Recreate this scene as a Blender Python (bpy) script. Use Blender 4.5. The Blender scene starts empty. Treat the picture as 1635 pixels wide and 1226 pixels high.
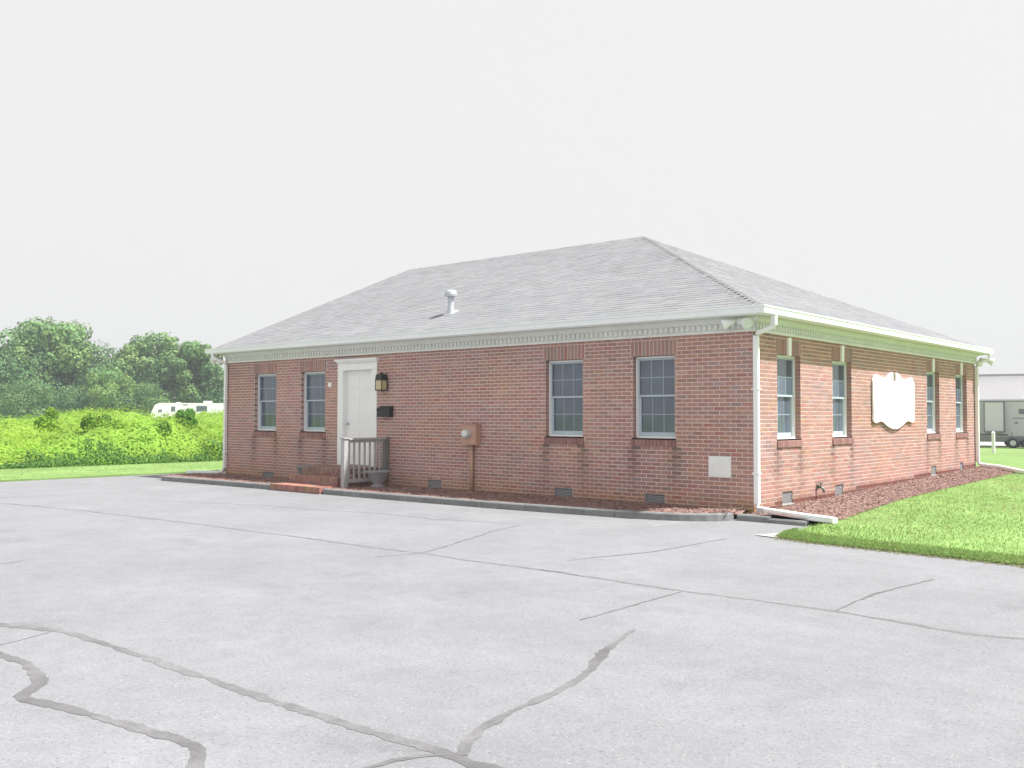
import bpy, math, random
import numpy as np
from mathutils import Vector, Matrix

sc = bpy.context.scene
COL = sc.collection

# ---------------------------------------------------------------- camera
cam_d = bpy.data.cameras.new('camera')
cam = bpy.data.objects.new('camera', cam_d)
COL.objects.link(cam)
CAM = Vector((7.1066, -14.1549, 1.4654))
YAW, PIT, ROLL = -0.71256, 0.033106, 0.00211
fw = Vector((math.sin(YAW)*math.cos(PIT), math.cos(YAW)*math.cos(PIT), math.sin(PIT)))
rt = Vector((math.cos(YAW), -math.sin(YAW), 0))
up = rt.cross(fw)
r2 = rt*math.cos(ROLL) + up*math.sin(ROLL)
u2 = -rt*math.sin(ROLL) + up*math.cos(ROLL)
M = Matrix((r2, u2, -fw)).transposed().to_4x4()
M.translation = CAM
cam.matrix_world = M
cam_d.sensor_width = 36.0
cam_d.lens = 1526.6/1635*36.0
cam_d.clip_start = 0.1
cam_d.clip_end = 3000
sc.camera = cam

# ---------------------------------------------------------------- light
SUN = Vector((0.46, 0.25, 0.85)).normalized()
w = bpy.data.worlds.new('World'); sc.world = w; w.use_nodes = True
nt = w.node_tree; nt.nodes.clear()
o_ = nt.nodes.new('ShaderNodeOutputWorld'); bg = nt.nodes.new('ShaderNodeBackground')
sky = nt.nodes.new('ShaderNodeTexSky'); sky.sky_type = 'NISHITA'; sky.sun_disc = False
sky.sun_elevation = math.asin(SUN.z); sky.sun_rotation = math.atan2(SUN.x, SUN.y)
sky.dust_density = 6.0; sky.air_density = 1.5
hs = nt.nodes.new('ShaderNodeHueSaturation'); hs.inputs['Saturation'].default_value = 0.15
mixs = nt.nodes.new('ShaderNodeMix'); mixs.data_type = 'RGBA'; mixs.inputs[0].default_value = 0.94
mixs.inputs[7].default_value = (3.82, 3.80, 3.78, 1)       # milky, evenly bright summer haze
bg.inputs['Strength'].default_value = 0.1
nt.links.new(sky.outputs[0], hs.inputs['Color']); nt.links.new(hs.outputs[0], mixs.inputs[6])
nt.links.new(mixs.outputs[2], bg.inputs['Color']); nt.links.new(bg.outputs[0], o_.inputs[0])
sl = bpy.data.lights.new('sun', 'SUN'); sl.energy = 3.7; sl.angle = math.radians(2.0); sl.color = (1, 0.98, 0.945)
so = bpy.data.objects.new('sun', sl); COL.objects.link(so)
so.rotation_euler = SUN.to_track_quat('Z', 'Y').to_euler(); so.location = (20, 0, 40)

sc.view_settings.view_transform = 'Standard'; sc.view_settings.look = 'None'
sc.view_settings.exposure = 1.2; sc.view_settings.gamma = 1.0
sc.view_settings.use_curve_mapping = False
sc.cycles.max_bounces = 6

# ---------------------------------------------------------------- helpers
RNG = random.Random(7)
NP = np.random.default_rng(11)

class MB:
    """collects faces for one mesh object"""
    def __init__(s): s.v = []; s.f = []; s.t = []
    def face(s, pts, tint=None):
        n = len(s.v); s.v += [tuple(p) for p in pts]; s.f.append(tuple(range(n, n+len(pts)))); s.t.append(tint)
    def box(s, x0, x1, y0, y1, z0, z1, tint=None, skip=''):
        n = len(s.v)
        s.v += [(x0,y0,z0),(x1,y0,z0),(x1,y1,z0),(x0,y1,z0),(x0,y0,z1),(x1,y0,z1),(x1,y1,z1),(x0,y1,z1)]
        F = {'f':(0,1,5,4),'r':(1,2,6,5),'b':(2,3,7,6),'l':(3,0,4,7),'t':(4,5,6,7),'d':(3,2,1,0)}
        for k, q in F.items():
            if k not in skip: s.f.append(tuple(n+i for i in q)); s.t.append(tint)
    def hexa(s, p, tint=None):
        n = len(s.v); s.v += [tuple(q) for q in p]
        for q in ((0,1,5,4),(1,2,6,5),(2,3,7,6),(3,0,4,7),(4,5,6,7),(3,2,1,0)):
            s.f.append(tuple(n+i for i in q)); s.t.append(tint)
    def prism(s, poly, y0, y1, tint=None):
        """poly in xz, counter-clockwise seen from -y; y0 front"""
        k = len(poly); n = len(s.v)
        s.v += [(a, y0, b) for a, b in poly] + [(a, y1, b) for a, b in poly]
        s.f.append(tuple(range(n, n+k))); s.t.append(tint)
        s.f.append(tuple(range(n+2*k-1, n+k-1, -1))); s.t.append(tint)
        for i in range(k):
            j = (i+1) % k
            s.f.append((n+j, n+i, n+k+i, n+k+j)); s.t.append(tint)
    def tube(s, path, rx, ry=None, seg=12, square=False, up=(0,0,1), tint=None, cap=True):
        """sweep an ellipse or rounded rectangle along path"""
        ry = ry or rx
        P = [Vector(p) for p in path]; rings = []
        for i, p in enumerate(P):
            d = ((P[i]-P[i-1]).normalized() if i else Vector((0,0,0))) + ((P[i+1]-P[i]).normalized() if i < len(P)-1 else Vector((0,0,0)))
            d.normalize()
            u = Vector(up)
            if abs(d.dot(u)) > 0.95: u = Vector((0, 1, 0)) if abs(d.y) < .9 else Vector((1, 0, 0))
            a = d.cross(u).normalized(); b = a.cross(d).normalized()
            R = rx[i] if isinstance(rx, (list, tuple)) else rx; Q = ry[i] if isinstance(ry, (list, tuple)) else ry
            ring = []
            if square:
                c = .25
                sh = [(-1,-1+c),(-1+c,-1),(1-c,-1),(1,-1+c),(1,1-c),(1-c,1),(-1+c,1),(-1,1-c)]
            else:
                sh = [(math.cos(2*math.pi*k/seg), math.sin(2*math.pi*k/seg)) for k in range(seg)]
            for cx, cy in sh: ring.append(p + a*cx*R + b*cy*Q)
            rings.append(ring)
        n = len(s.v); k = len(rings[0])
        for r in rings: s.v += [tuple(q) for q in r]
        for i in range(len(rings)-1):
            for j in range(k):
                s.f.append((n+i*k+j, n+i*k+(j+1)%k, n+(i+1)*k+(j+1)%k, n+(i+1)*k+j)); s.t.append(tint)
        if cap:
            s.f.append(tuple(n+j for j in range(k-1,-1,-1))); s.t.append(tint)
            s.f.append(tuple(n+(len(rings)-1)*k+j for j in range(k))); s.t.append(tint)
    def lathe(s, prof, c=(0,0,0), seg=20, axis='z', tint=None):
        n = len(s.v)
        for r, h in prof:
            for k in range(seg):
                a = 2*math.pi*k/seg
                x, y = r*math.cos(a), r*math.sin(a)
                q = (x, y, h) if axis == 'z' else (x, -h, y)
                s.v.append((c[0]+q[0], c[1]+q[1], c[2]+q[2]))
        for i in range(len(prof)-1):
            for k in range(seg):
                s.f.append((n+i*seg+k, n+i*seg+(k+1)%seg, n+(i+1)*seg+(k+1)%seg, n+(i+1)*seg+k)); s.t.append(tint)
        s.f.append(tuple(n+k for k in range(seg-1,-1,-1))); s.t.append(tint)
        s.f.append(tuple(n+(len(prof)-1)*seg+k for k in range(seg))); s.t.append(tint)
    def mesh(s, name, mat, smooth=False):
        me = bpy.data.meshes.new(name)
        me.from_pydata(s.v, [], s.f)
        if any(t is not None for t in s.t):
            a = me.attributes.new('tint', 'FLOAT_COLOR', 'FACE')
            buf = np.ones((len(s.f), 4), dtype=np.float32)
            for i, t in enumerate(s.t):
                if t is not None: buf[i, :3] = t
            a.data.foreach_set('color', buf.ravel())
        me.materials.append(mat)
        if smooth:
            me.polygons.foreach_set('use_smooth', [True]*len(me.polygons))
        me.update()
        return me
    def build(s, name, mat, parent=None, smooth=False, loc=None, rotz=None):
        o = bpy.data.objects.new(name, s.mesh(name, mat, smooth)); COL.objects.link(o)
        if parent: o.parent = parent
        if loc: o.location = loc
        if rotz: o.rotation_euler = (0, 0, rotz)
        return o

def tag(o, label=None, cat=None, group=None, kind=None):
    if label: o['label'] = label
    if cat: o['category'] = cat
    if group: o['group'] = group
    if kind: o['kind'] = kind
    return o
def empty(name, loc=(0,0,0), rotz=0, parent=None):
    o = bpy.data.objects.new(name, None); COL.objects.link(o); o.empty_display_size = .2
    o.location = loc; o.rotation_euler = (0, 0, rotz)
    if parent: o.parent = parent
    return o
def np_mesh(name, V, F, mat, tint=None, parent=None, smooth=False):
    """V (n,3), F (m,k) same-size faces"""
    me = bpy.data.meshes.new(name)
    m, k = F.shape
    me.vertices.add(len(V)); me.vertices.foreach_set('co', V.astype(np.float32).ravel())
    me.loops.add(m*k); me.loops.foreach_set('vertex_index', F.astype(np.int32).ravel())
    me.polygons.add(m); me.polygons.foreach_set('loop_start', np.arange(0, m*k, k, dtype=np.int32))
    me.polygons.foreach_set('loop_total', np.full(m, k, dtype=np.int32))
    if smooth: me.polygons.foreach_set('use_smooth', np.ones(m, dtype=bool))
    me.update(calc_edges=True)
    if tint is not None:
        a = me.attributes.new('tint', 'FLOAT_COLOR', 'FACE')
        a.data.foreach_set('color', np.concatenate([tint, np.ones((m,1))], 1).astype(np.float32).ravel())
    me.materials.append(mat)
    o = bpy.data.objects.new(name, me); COL.objects.link(o)
    if parent: o.parent = parent
    return o

# ---------------------------------------------------------------- materials
def mat(name, col=(.5,.5,.5), rough=.7, spec=.3, noise=None, scale=8., tint=False, bump=0., bscale=60., metal=0., detail=4, extra=None):
    m = bpy.data.materials.new(name); m.use_nodes = True
    t = m.node_tree; N = t.nodes; Lk = t.links.new
    b = N['Principled BSDF']
    b.inputs['Roughness'].default_value = rough; b.inputs['Specular IOR Level'].default_value = spec
    b.inputs['Metallic'].default_value = metal
    tc = N.new('ShaderNodeTexCoord')
    rgb = N.new('ShaderNodeRGB'); rgb.outputs[0].default_value = (*col, 1); cur = rgb.outputs[0]
    if tint:
        at = N.new('ShaderNodeAttribute'); at.attribute_name = 'tint'
        mx = N.new('ShaderNodeMix'); mx.data_type = 'RGBA'; mx.blend_type = 'MULTIPLY'; mx.inputs[0].default_value = 1
        Lk(cur, mx.inputs[6]); Lk(at.outputs['Color'], mx.inputs[7]); cur = mx.outputs[2]
    if noise:
        for (sc_, amt) in (noise if isinstance(noise, list) else [(scale, noise)]):
            n = N.new('ShaderNodeTexNoise'); n.inputs['Scale'].default_value = sc_; n.inputs['Detail'].default_value = detail
            n.inputs['Roughness'].default_value = .6
            mr = N.new('ShaderNodeMapRange'); mr.inputs[1].default_value = .25; mr.inputs[2].default_value = .75
            mr.inputs[3].default_value = 1-amt; mr.inputs[4].default_value = 1+amt
            Lk(tc.outputs['Object'], n.inputs['Vector']); Lk(n.outputs[0], mr.inputs[0])
            mx = N.new('ShaderNodeMix'); mx.data_type = 'RGBA'; mx.blend_type = 'MULTIPLY'; mx.inputs[0].default_value = 1
            Lk(cur, mx.inputs[6]); Lk(mr.outputs[0], mx.inputs[7]); cur = mx.outputs[2]
    if extra: cur = extra(N, Lk, tc, cur)
    Lk(cur, b.inputs['Base Color'])
    if bump:
        n = N.new('ShaderNodeTexNoise'); n.inputs['Scale'].default_value = bscale; n.inputs['Detail'].default_value = 3
        bp = N.new('ShaderNodeBump'); bp.inputs['Strength'].default_value = bump; bp.inputs['Distance'].default_value = .0015
        Lk(tc.outputs['Object'], n.inputs['Vector']); Lk(n.outputs[0], bp.inputs['Height']); Lk(bp.outputs[0], b.inputs['Normal'])
    return m

def asphalt_extra(N, Lk, tc, cur):
    # pale and dark aggregate showing in the worn surface
    for scale, lo, hi, c in ((60., .0, .30, (.42,.41,.40,1)), (42., .0, .34, (.11,.11,.115,1))):
        v = N.new('ShaderNodeTexVoronoi'); v.inputs['Scale'].default_value = scale
        r = N.new('ShaderNodeMapRange'); r.inputs[1].default_value = hi; r.inputs[2].default_value = hi*.55
        r.inputs[3].default_value = 0; r.inputs[4].default_value = .7
        wn = N.new('ShaderNodeTexWhiteNoise'); gt = N.new('ShaderNodeMath'); gt.operation = 'GREATER_THAN'; gt.inputs[1].default_value = .84
        ml = N.new('ShaderNodeMath'); ml.operation = 'MULTIPLY'
        Lk(tc.outputs['Object'], v.inputs['Vector']); Lk(v.outputs['Distance'], r.inputs[0])
        Lk(v.outputs['Position'], wn.inputs['Vector']); Lk(wn.outputs['Value'], gt.inputs[0])
        Lk(gt.outputs[0], ml.inputs[0]); Lk(r.outputs[0], ml.inputs[1])
        mx = N.new('ShaderNodeMix'); mx.data_type = 'RGBA'; mx.inputs[7].default_value = c
        Lk(ml.outputs[0], mx.inputs[0]); Lk(cur, mx.inputs[6]); cur = mx.outputs[2]
    # old oil drips and damp patches
    n = N.new('ShaderNodeTexNoise'); n.inputs['Scale'].default_value = .75; n.inputs['Detail'].default_value = 6; n.inputs['Roughness'].default_value = .65
    r = N.new('ShaderNodeMapRange'); r.inputs[1].default_value = .60; r.inputs[2].default_value = .74; r.inputs[3].default_value = 1; r.inputs[4].default_value = .80
    mx = N.new('ShaderNodeMix'); mx.data_type = 'RGBA'; mx.blend_type = 'MULTIPLY'; mx.inputs[0].default_value = 1
    Lk(tc.outputs['Object'], n.inputs['Vector']); Lk(n.outputs[0], r.inputs[0]); Lk(cur, mx.inputs[6]); Lk(r.outputs[0], mx.inputs[7]); cur = mx.outputs[2]
    return cur

def leaf_mat(name, col, trans=.35):
    m = bpy.data.materials.new(name); m.use_nodes = True
    t = m.node_tree; N = t.nodes; Lk = t.links.new
    b = N['Principled BSDF']; out = N['Material Output']
    b.inputs['Roughness'].default_value = .6; b.inputs['Specular IOR Level'].default_value = .2
    at = N.new('ShaderNodeAttribute'); at.attribute_name = 'tint'
    mx = N.new('ShaderNodeMix'); mx.data_type = 'RGBA'; mx.blend_type = 'MULTIPLY'; mx.inputs[0].default_value = 1
    mx.inputs[6].default_value = (*col, 1); Lk(at.outputs['Color'], mx.inputs[7])
    tr = N.new('ShaderNodeBsdfTranslucent'); ms = N.new('ShaderNodeMixShader'); ms.inputs[0].default_value = trans
    Lk(mx.outputs[2], b.inputs['Base Color']); Lk(mx.outputs[2], tr.inputs['Color'])
    Lk(b.outputs[0], ms.inputs[1]); Lk(tr.outputs[0], ms.inputs[2]); Lk(ms.outputs[0], out.inputs['Surface'])
    return m

MT = {}
MT['asphalt'] = mat('asphalt', (.217,.218,.230), .9, .2, noise=[(.18,.09),(.9,.09),(5.,.07),(35.,.12),(110.,.2)], bump=.35, bscale=120, extra=asphalt_extra)
MT['sealant'] = mat('crack_sealant', (.150,.147,.155), .8, .3, noise=[(1.1,.3),(7.,.2),(60.,.2)], bump=.2)
MT['paint_line'] = mat('worn_line_paint', (.275,.275,.27), .85, .2, noise=[(3.,.16),(25.,.16)])
MT['concrete'] = mat('concrete', (.42,.41,.39), .9, .2, noise=[(1.5,.12),(12.,.12)], bump=.3)
MT['kerb'] = mat('kerb_concrete', (.2,.205,.205), .9, .2, noise=[(1.2,.2),(10.,.2),(60.,.12)], bump=.4)
MT['mulch'] = mat('mulch', (.245,.15,.134), .95, .1, noise=[(3.,.2),(45.,.25)], bump=.5, bscale=40)
MT['chip'] = mat('mulch_chips', (.33,.22,.195), .95, .1, tint=True)
MT['grass_base'] = mat('lawn_turf', (.19,.295,.095), .95, .1, noise=[(.35,.25),(2.2,.18),(30.,.18)], bump=.3)
MT['field'] = mat('field_grass', (.175,.27,.09), .95, .1, noise=[(.06,.18),(.6,.15),(8.,.2)])
MT['blade'] = leaf_mat('grass_blades', (.25,.385,.12), .5)
MT['brick'] = mat('brick', (1,1,1), .9, .15, tint=True, noise=[(25.,.12),(120.,.12)], bump=.3, bscale=150)
MT['mortar'] = mat('mortar', (1,1,1), .95, .1, tint=True, noise=[(2.,.06),(80.,.1)])
MT['white'] = mat('white_paint', (.86,.87,.865), .45, .4, noise=[(2.,.03),(20.,.02)])
MT['frieze'] = mat('frieze_paint', (.76,.775,.745), .6, .3, noise=[(1.5,.06),(12.,.05)])
MT['soffit'] = mat('soffit_paint', (.62,.63,.54), .7, .2, noise=[(1.5,.08)])
MT['gutter'] = mat('gutter_aluminium', (.83,.86,.87), .4, .4, noise=[(1.1,.05),(8.,.04)])
MT['sash'] = mat('sash_vinyl', (.44,.52,.58), .5, .4)
MT['grille'] = mat('window_grille', (.32,.38,.43), .5, .3)
MT['glass'] = mat('window_glass', (.09,.12,.16), .06, .9, noise=[(1.1,.25),(5.,.12)])
MT['shingle'] = mat('roof_shingle', (1,1,1), .95, .15, tint=True, noise=[(.35,.06),(2.,.07),(40.,.12)], bump=.2, bscale=200)
MT['dark_metal'] = mat('black_metal', (.025,.027,.028), .5, .4, noise=[(20.,.2)])
MT['galv'] = mat('galvanised_steel', (.50,.53,.57), .45, .5, metal=.35, noise=[(6.,.1)])
MT['lamp_glass'] = mat('amber_lamp_glass', (.55,.47,.27), .25, .5)
MT['salmon'] = mat('painted_box', (.50,.30,.225), .6, .3, noise=[(5.,.08),(30.,.05)])
MT['meter_glass'] = mat('meter_glass', (.66,.70,.68), .12, .7)
MT['vent'] = mat('vent_grille', (.30,.30,.31), .6, .3, noise=[(30.,.15)])
MT['vent_dark'] = mat('vent_recess', (.06,.06,.065), .9, .1)
MT['plaque'] = mat('marble', (.80,.81,.80), .5, .3, noise=[(6.,.05),(25.,.04)])
MT['wood'] = mat('weathered_wood', (.43,.425,.43), .85, .2, noise=[(3.,.15),(40.,.15)], bump=.3)
MT['wood_dark'] = mat('weathered_dark_wood', (.2,.2,.18), .85, .2, noise=[(3.,.2),(40.,.15)], bump=.3)
MT['urn'] = mat('cast_stone', (.27,.265,.28), .9, .15, noise=[(4.,.18),(40.,.15)], bump=.4)
MT['soil'] = mat('potting_soil', (.07,.055,.045), .95, .1, noise=[(40.,.3)], bump=.8)
MT['faucet'] = mat('verdigris_brass', (.16,.22,.18), .5, .4, metal=.3, noise=[(30.,.2)])
MT['bark'] = mat('bark', (.12,.1,.085), .95, .1, noise=[(2.,.3)])
MT['tree_a'] = leaf_mat('tree_leaves', (.135,.23,.085), .25)
MT['vine'] = leaf_mat('vine_leaves', (.25,.40,.05), .4)
MT['under'] = mat('thicket_floor', (.17,.28,.04), .95, .1, noise=[(3.,.3)])
MT['rv_white'] = mat('rv_fibreglass', (.80,.79,.80), .35, .4, noise=[(1.,.03)])
MT['rv_grey'] = mat('rv_siding', (.58,.56,.59), .4, .4, noise=[(1.,.04)])
MT['rv_trim'] = mat('rv_trim', (.16,.155,.17), .5, .4)
MT['rv_pale'] = mat('rv_slide_panel', (.66,.64,.66), .4, .4)
MT['tyre'] = mat('tyre_rubber', (.03,.03,.032), .85, .2)
MT['barn'] = mat('barn_metal_siding', (.87,.85,.90), .5, .3, noise=[(.5,.03)])
MT['barn_trim'] = mat('barn_trim', (.30,.29,.34), .5, .3)
MT['gravel'] = mat('gravel', (.40,.39,.38), .95, .1, noise=[(2.,.1),(30.,.2)])

# ================================================================ the setting
ZA = -0.17           # asphalt level
L, D = 15.08, 12.39  # building: front x -L..0, right side y 0..D

def slope_z(x, y):   # the field falls away a little behind the building, to the far right
    return -0.22 - 0.0075*max(0., y-14)*(1 if y < 70 else 0) - (0.42 if y >= 70 else 0)
def poly_sheet(name, pts, z, m, parent=None, skirt=0.0):
    b = MB(); top = [(x, y, z(x, y) if callable(z) else z) for x, y in pts]
    b.face(top)
    if skirt:
        for i in range(len(top)):
            a, c = top[i], top[(i+1) % len(top)]
            b.face([a, (a[0],a[1],a[2]-skirt), (c[0],c[1],c[2]-skirt), c])
    return b.build(name, m, parent)

# far ground sheet
b = MB()
ys = [-400, 14, 30, 50, 69.9, 400, 900]
xs = [-900, -60, -18, 60, 900]
for i in range(len(xs)-1):
    for j in range(len(ys)-1):
        b.face([(xs[i], ys[j], slope_z(0, ys[j])), (xs[i+1], ys[j], slope_z(0, ys[j])), (xs[i+1], ys[j+1], slope_z(0, ys[j+1])), (xs[i], ys[j+1], slope_z(0, ys[j+1]))])
tag(b.build('ground', MT['field']), kind='structure')

# asphalt: parking area in front, drive running back on the left side
b = MB()
b.face([(-90,-60,ZA),(60,-60,ZA),(60,-5.6,ZA),(8,-2.75,ZA),(4.45,-2.42,ZA),(1.45,-1.95,ZA),(1.2,-.3,ZA),(0,0,ZA),(-14.9,-.0,ZA),(-15.2,0,ZA),(-15.2,30,ZA),(-17.5,30,ZA),(-17.5,-17,ZA),(-90,-17,ZA)])
asph = tag(b.build('parking_lot', MT['asphalt']), kind='structure')

# lawn strip along the left edge and lawn at the right
strip = poly_sheet('lawn', [(-17.5,-17),(-17.5,30),(-24.5,30),(-24.5,-17)], -.13, MT['grass_base'], skirt=.08); tag(strip, kind='structure')
LAWN_R = [(1.30,-1.72),(1.45,-2.0),(1.93,-2.16),(2.76,-2.26),(3.5,-2.34),(4.45,-2.46),(8,-2.8),(60,-5.7),(60,14),(1.0,14),(1.0,8.8),(1.02,6),(1.08,3.4),(1.28,1.05),(1.42,-.3),(1.32,-1.2)]
b = MB()
def lz(x, y): return -.08 + .018*max(0, min(y, 13))*max(0, min(1, (4-x)/3)) if y < 13.5 else -.22
b.face([(1.42,-.3,-.09),(1.32,-1.2,-.135),(1.30,-1.72,-.135),(1.45,-2.0,-.135),(1.93,-2.16,-.135),(3,0,-.09)])
for q0, q1 in zip([(1.93,-2.16),(2.76,-2.26),(3.5,-2.34),(4.45,-2.46)], [(2.76,-2.26),(3.5,-2.34),(4.45,-2.46),(8,-2.8)]): b.face([(3,0,-.09),(q0[0],q0[1],-.135),(q1[0],q1[1],-.135)])
b.face([(3,0,-.09),(8,-2.8,-.135),(8,0,-.09)])
rows = [0, 1.05, 3.4, 6, 8.8, 13]
xe = [1.40, 1.28, 1.08, 1.02, 1.0, 1.0]
b.face([(1.42,-.3,-.09),(3,0,-.09),(3,0,-.09),(1.40,0,-.09)][:2]+[(1.40,0,-.09)])
zz = lambda y, k: -.09 + .014*y*k
for i in range(len(rows)-1):
    y0, y1 = rows[i], rows[i+1]
    b.face([(xe[i],y0,zz(y0,1)),(3,y0,zz(y0,.6)),(3,y1,zz(y1,.6)),(xe[i+1],y1,zz(y1,1))])
    b.face([(3,y0,zz(y0,.6)),(8,y0,zz(y0,0)),(8,y1,zz(y1,0)),(3,y1,zz(y1,.6))])
b.face([(1.0,13,zz(13,1)),(3,13,zz(13,.6)),(8,13,zz(13,0)),(8,18,-.3),(1,18,-.3)])
b.face([(8,0,-.09),(8,-2.8,-.135),(60,-5.7,-.135),(60,18,-.3),(8,18,-.3),(8,13,-.09)])
b.face([(-15,12.4,-.1),(-3,12.4,-.05),(1.0,13,.09),(1,18,-.3),(-15,18,-.3)])
ed = [(1.42,-.3),(1.32,-1.2),(1.30,-1.72),(1.45,-2.0),(1.93,-2.16),(2.76,-2.26),(3.5,-2.34),(4.45,-2.46),(8,-2.8),(60,-5.7)]
def eo(p): return (p[0]-.04, p[1]-.12, -.166) if p[1] < -1.9 else (p[0]-.12, p[1]-.03, -.166)
for a, c in zip(ed, ed[1:]): b.face([(a[0],a[1],-.135 if a[1] < -1 else -.09), eo(a), eo(c), (c[0],c[1],-.135 if c[1] < -1 else -.09)])
lawn_r = tag(b.build('lawn', MT['grass_base']), kind='structure')

# concrete pad by the lawn tip, walk on the far left side of the building
tag(poly_sheet('concrete_pad', [(1.02,-2.02),(1.5,-2.12),(1.5,-1.5),(1.25,-1.42)], ZA+.012, MT['concrete']), kind='structure')
tag(poly_sheet('side_path', [(-16.9,-.35),(-15.45,-.35),(-15.45,14),(-17.4,14)], ZA+.02, MT['concrete'], skirt=.02), kind='structure')
b = MB()
for y0, y1 in ((57, 69.9), (69.9, 97)): b.face([(x, y, slope_z(0, y)+.03) for x, y in ((-70,y0),(70,y0),(70,y1),(-70,y1))])
tag(b.build('gravel_yard', MT['gravel']), kind='structure')

# mulch beds
def mulch_bed(pts_wall, pts_out, name):
    b = MB(); n = 5
    for i in range(len(pts_wall)-1):
        for k in range(n):
            def P(j, t):
                a, c = Vector(pts_wall[j]), Vector(pts_out[j]); q = a.lerp(c, t)
                return (q.x, q.y, q.z + .035*math.sin(math.pi*t) + .012*math.sin(7*q.x+5*q.y))
            b.face([P(i, k/n), P(i, (k+1)/n), P(i+1, (k+1)/n), P(i+1, k/n)])
    return tag(b.build(name, MT['mulch'], smooth=True), kind='structure')
KERB = [(-15.1,-1.80),(-12.3,-1.73),(-10.66,-1.70),(-9.0,-1.69),(-6.5,-1.66),(-4.0,-1.58),(-2.8,-1.48),(-1.6,-1.36),(-.95,-1.22),(-.5,-1.03),(-.22,-.78),(-.08,-.5)]
KT = .13
n_ = 40
def kerb_at(x):
    for a, c in zip(KERB, KERB[1:]):
        if a[0] <= x <= c[0]: return a[1] + (c[1]-a[1])*(x-a[0])/(c[0]-a[0])
    return KERB[0][1] if x < KERB[0][0] else KERB[-1][1]
wl, ol = [], []
for i in range(n_+1):
    x = -15.45 + (15.37)*i/n_
    wl.append((x, .02, -.045 - .045*min(1, max(0, (-x-4)/8)))); ol.append((x, kerb_at(x)+KT-.02+(.12*min(1,(x+1.2)/.6) if x > -1.2 else 0), -.075))
bed_f = mulch_bed(wl, ol, 'mulch_bed')
ya = [-.40, 0, 1.05, 3.4, 6, 8.8, 12.4, 13.2]; xa = [1.42, 1.42, 1.30, 1.1, 1.04, 1.02, 1.02, 1.02]
def mz(y): return -.085 + .02*max(0, y)
bed_r = mulch_bed([(-.02 if y > 0 else .0, y, mz(y)) for y in ya], [(x, y, -.085+.0135*max(0, y)) for x, y in zip(xa, ya)], 'mulch_bed')

def scatter_chips(parent, fn, n, name='mulch_chips'):
    V = np.zeros((n*4, 3)); T = np.zeros((n, 3)); k = 0
    while k < n:
        x, y, z = fn()
        a = RNG.uniform(0, 6.28); l = RNG.uniform(.008, .022); wd = RNG.uniform(.005, .011)
        ti, tj = RNG.uniform(-.3, .3), RNG.uniform(-.4, .4)
        ux, uy = math.cos(a), math.sin(a)
        for q, (s1, s2) in enumerate(((-1,-1),(1,-1),(1,1),(-1,1))):
            V[k*4+q] = (x+ux*l*s1-uy*wd*s2, y+uy*l*s1+ux*wd*s2, z+.012+abs(ti)*l*(1+s1)*.7+tj*wd*s2)
        g = RNG.uniform(.6, 1.2); T[k] = (g, g*RNG.uniform(.9, 1.1), g*RNG.uniform(.85, 1.1)); k += 1
    o = np_mesh(name, V, np.arange(n*4).reshape(n, 4), MT['chip'], T, parent)
    tag(o, kind='stuff'); return o
def fz_front():
    x = RNG.uniform(-15.3, -.12); t = RNG.random()*(.93 if x < -.6 else .85); i = min(n_-1, int((x+15.45)/15.37*n_))
    a, c = Vector(wl[i]), Vector(ol[i]); q = a.lerp(c, t)
    return x, q.y, q.z+.035*math.sin(math.pi*t)
def fz_right():
    y = RNG.uniform(-.3, 12.6); t = RNG.random()
    xo = np.interp(y, ya, xa)*(1+RNG.uniform(-.02, .06)); z0, z1 = mz(y), -.085+.0135*max(0, y)
    return xo*t, y, z0+(z1-z0)*t+.035*math.sin(math.pi*t)
scatter_chips(bed_f, fz_front, 12000)
scatter_chips(bed_r, fz_right, 18000)

# kerb: cast pieces butted end to end
kerb = tag(empty('kerb', (-8, -1.7, ZA)), kind='structure')
def kerb_piece(path, h=.115, wd=KT, zb=ZA-.03):
    b = MB(); prof = [(0, zb), (.012, ZA+h-.02), (.03, ZA+h), (wd-.01, ZA+h+.002), (wd, zb)]
    rings = []
    for i, p in enumerate(path):
        a = Vector(path[max(0, i-1)]); c = Vector(path[min(len(path)-1, i+1)])
        d = (c-a).normalized(); nrm = Vector((-d.y, d.x))
        rings.append([(p[0]+nrm.x*q, p[1]+nrm.y*q, z) for q, z in prof])
    for r0, r1 in zip(rings, rings[1:]):
        for k in range(len(prof)-1): b.face([r0[k], r1[k], r1[k+1], r0[k+1]])
    b.face(rings[0][::-1]); b.face(rings[-1])
    o = b.build('kerb_segment', MT['kerb']); o.parent = kerb; o.matrix_parent_inverse = Matrix.Translation((8, 1.7, -ZA))
    return o
def sub(x0, x1, n=5): return [(x, kerb_at(x)) for x in [x0+(x1-x0)*i/n for i in range(n+1)]]
cuts = [-15.1, -12.9, -10.66]
for a, c in zip(cuts, cuts[1:]): kerb_piece(sub(a+.006, c-.006))
cuts = [-8.86, -7.2, -5.35, -3.5, -1.75]
for a, c in zip(cuts, cuts[1:]): kerb_piece(sub(a+.006, c-.006))
kerb_piece(sub(-1.744, -.95, 3)[:-1]+[(-.95,-1.22),(-.7,-1.13),(-.5,-1.02),(-.34,-.9),(-.22,-.76),(-.14,-.62),(-.10,-.48)])
kerb_piece([(-.06,-.47),(.2,-.46),(.48,-.47)], h=.10); kerb_piece([(.495,-.47),(.8,-.49),(1.08,-.5)], h=.07)

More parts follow.
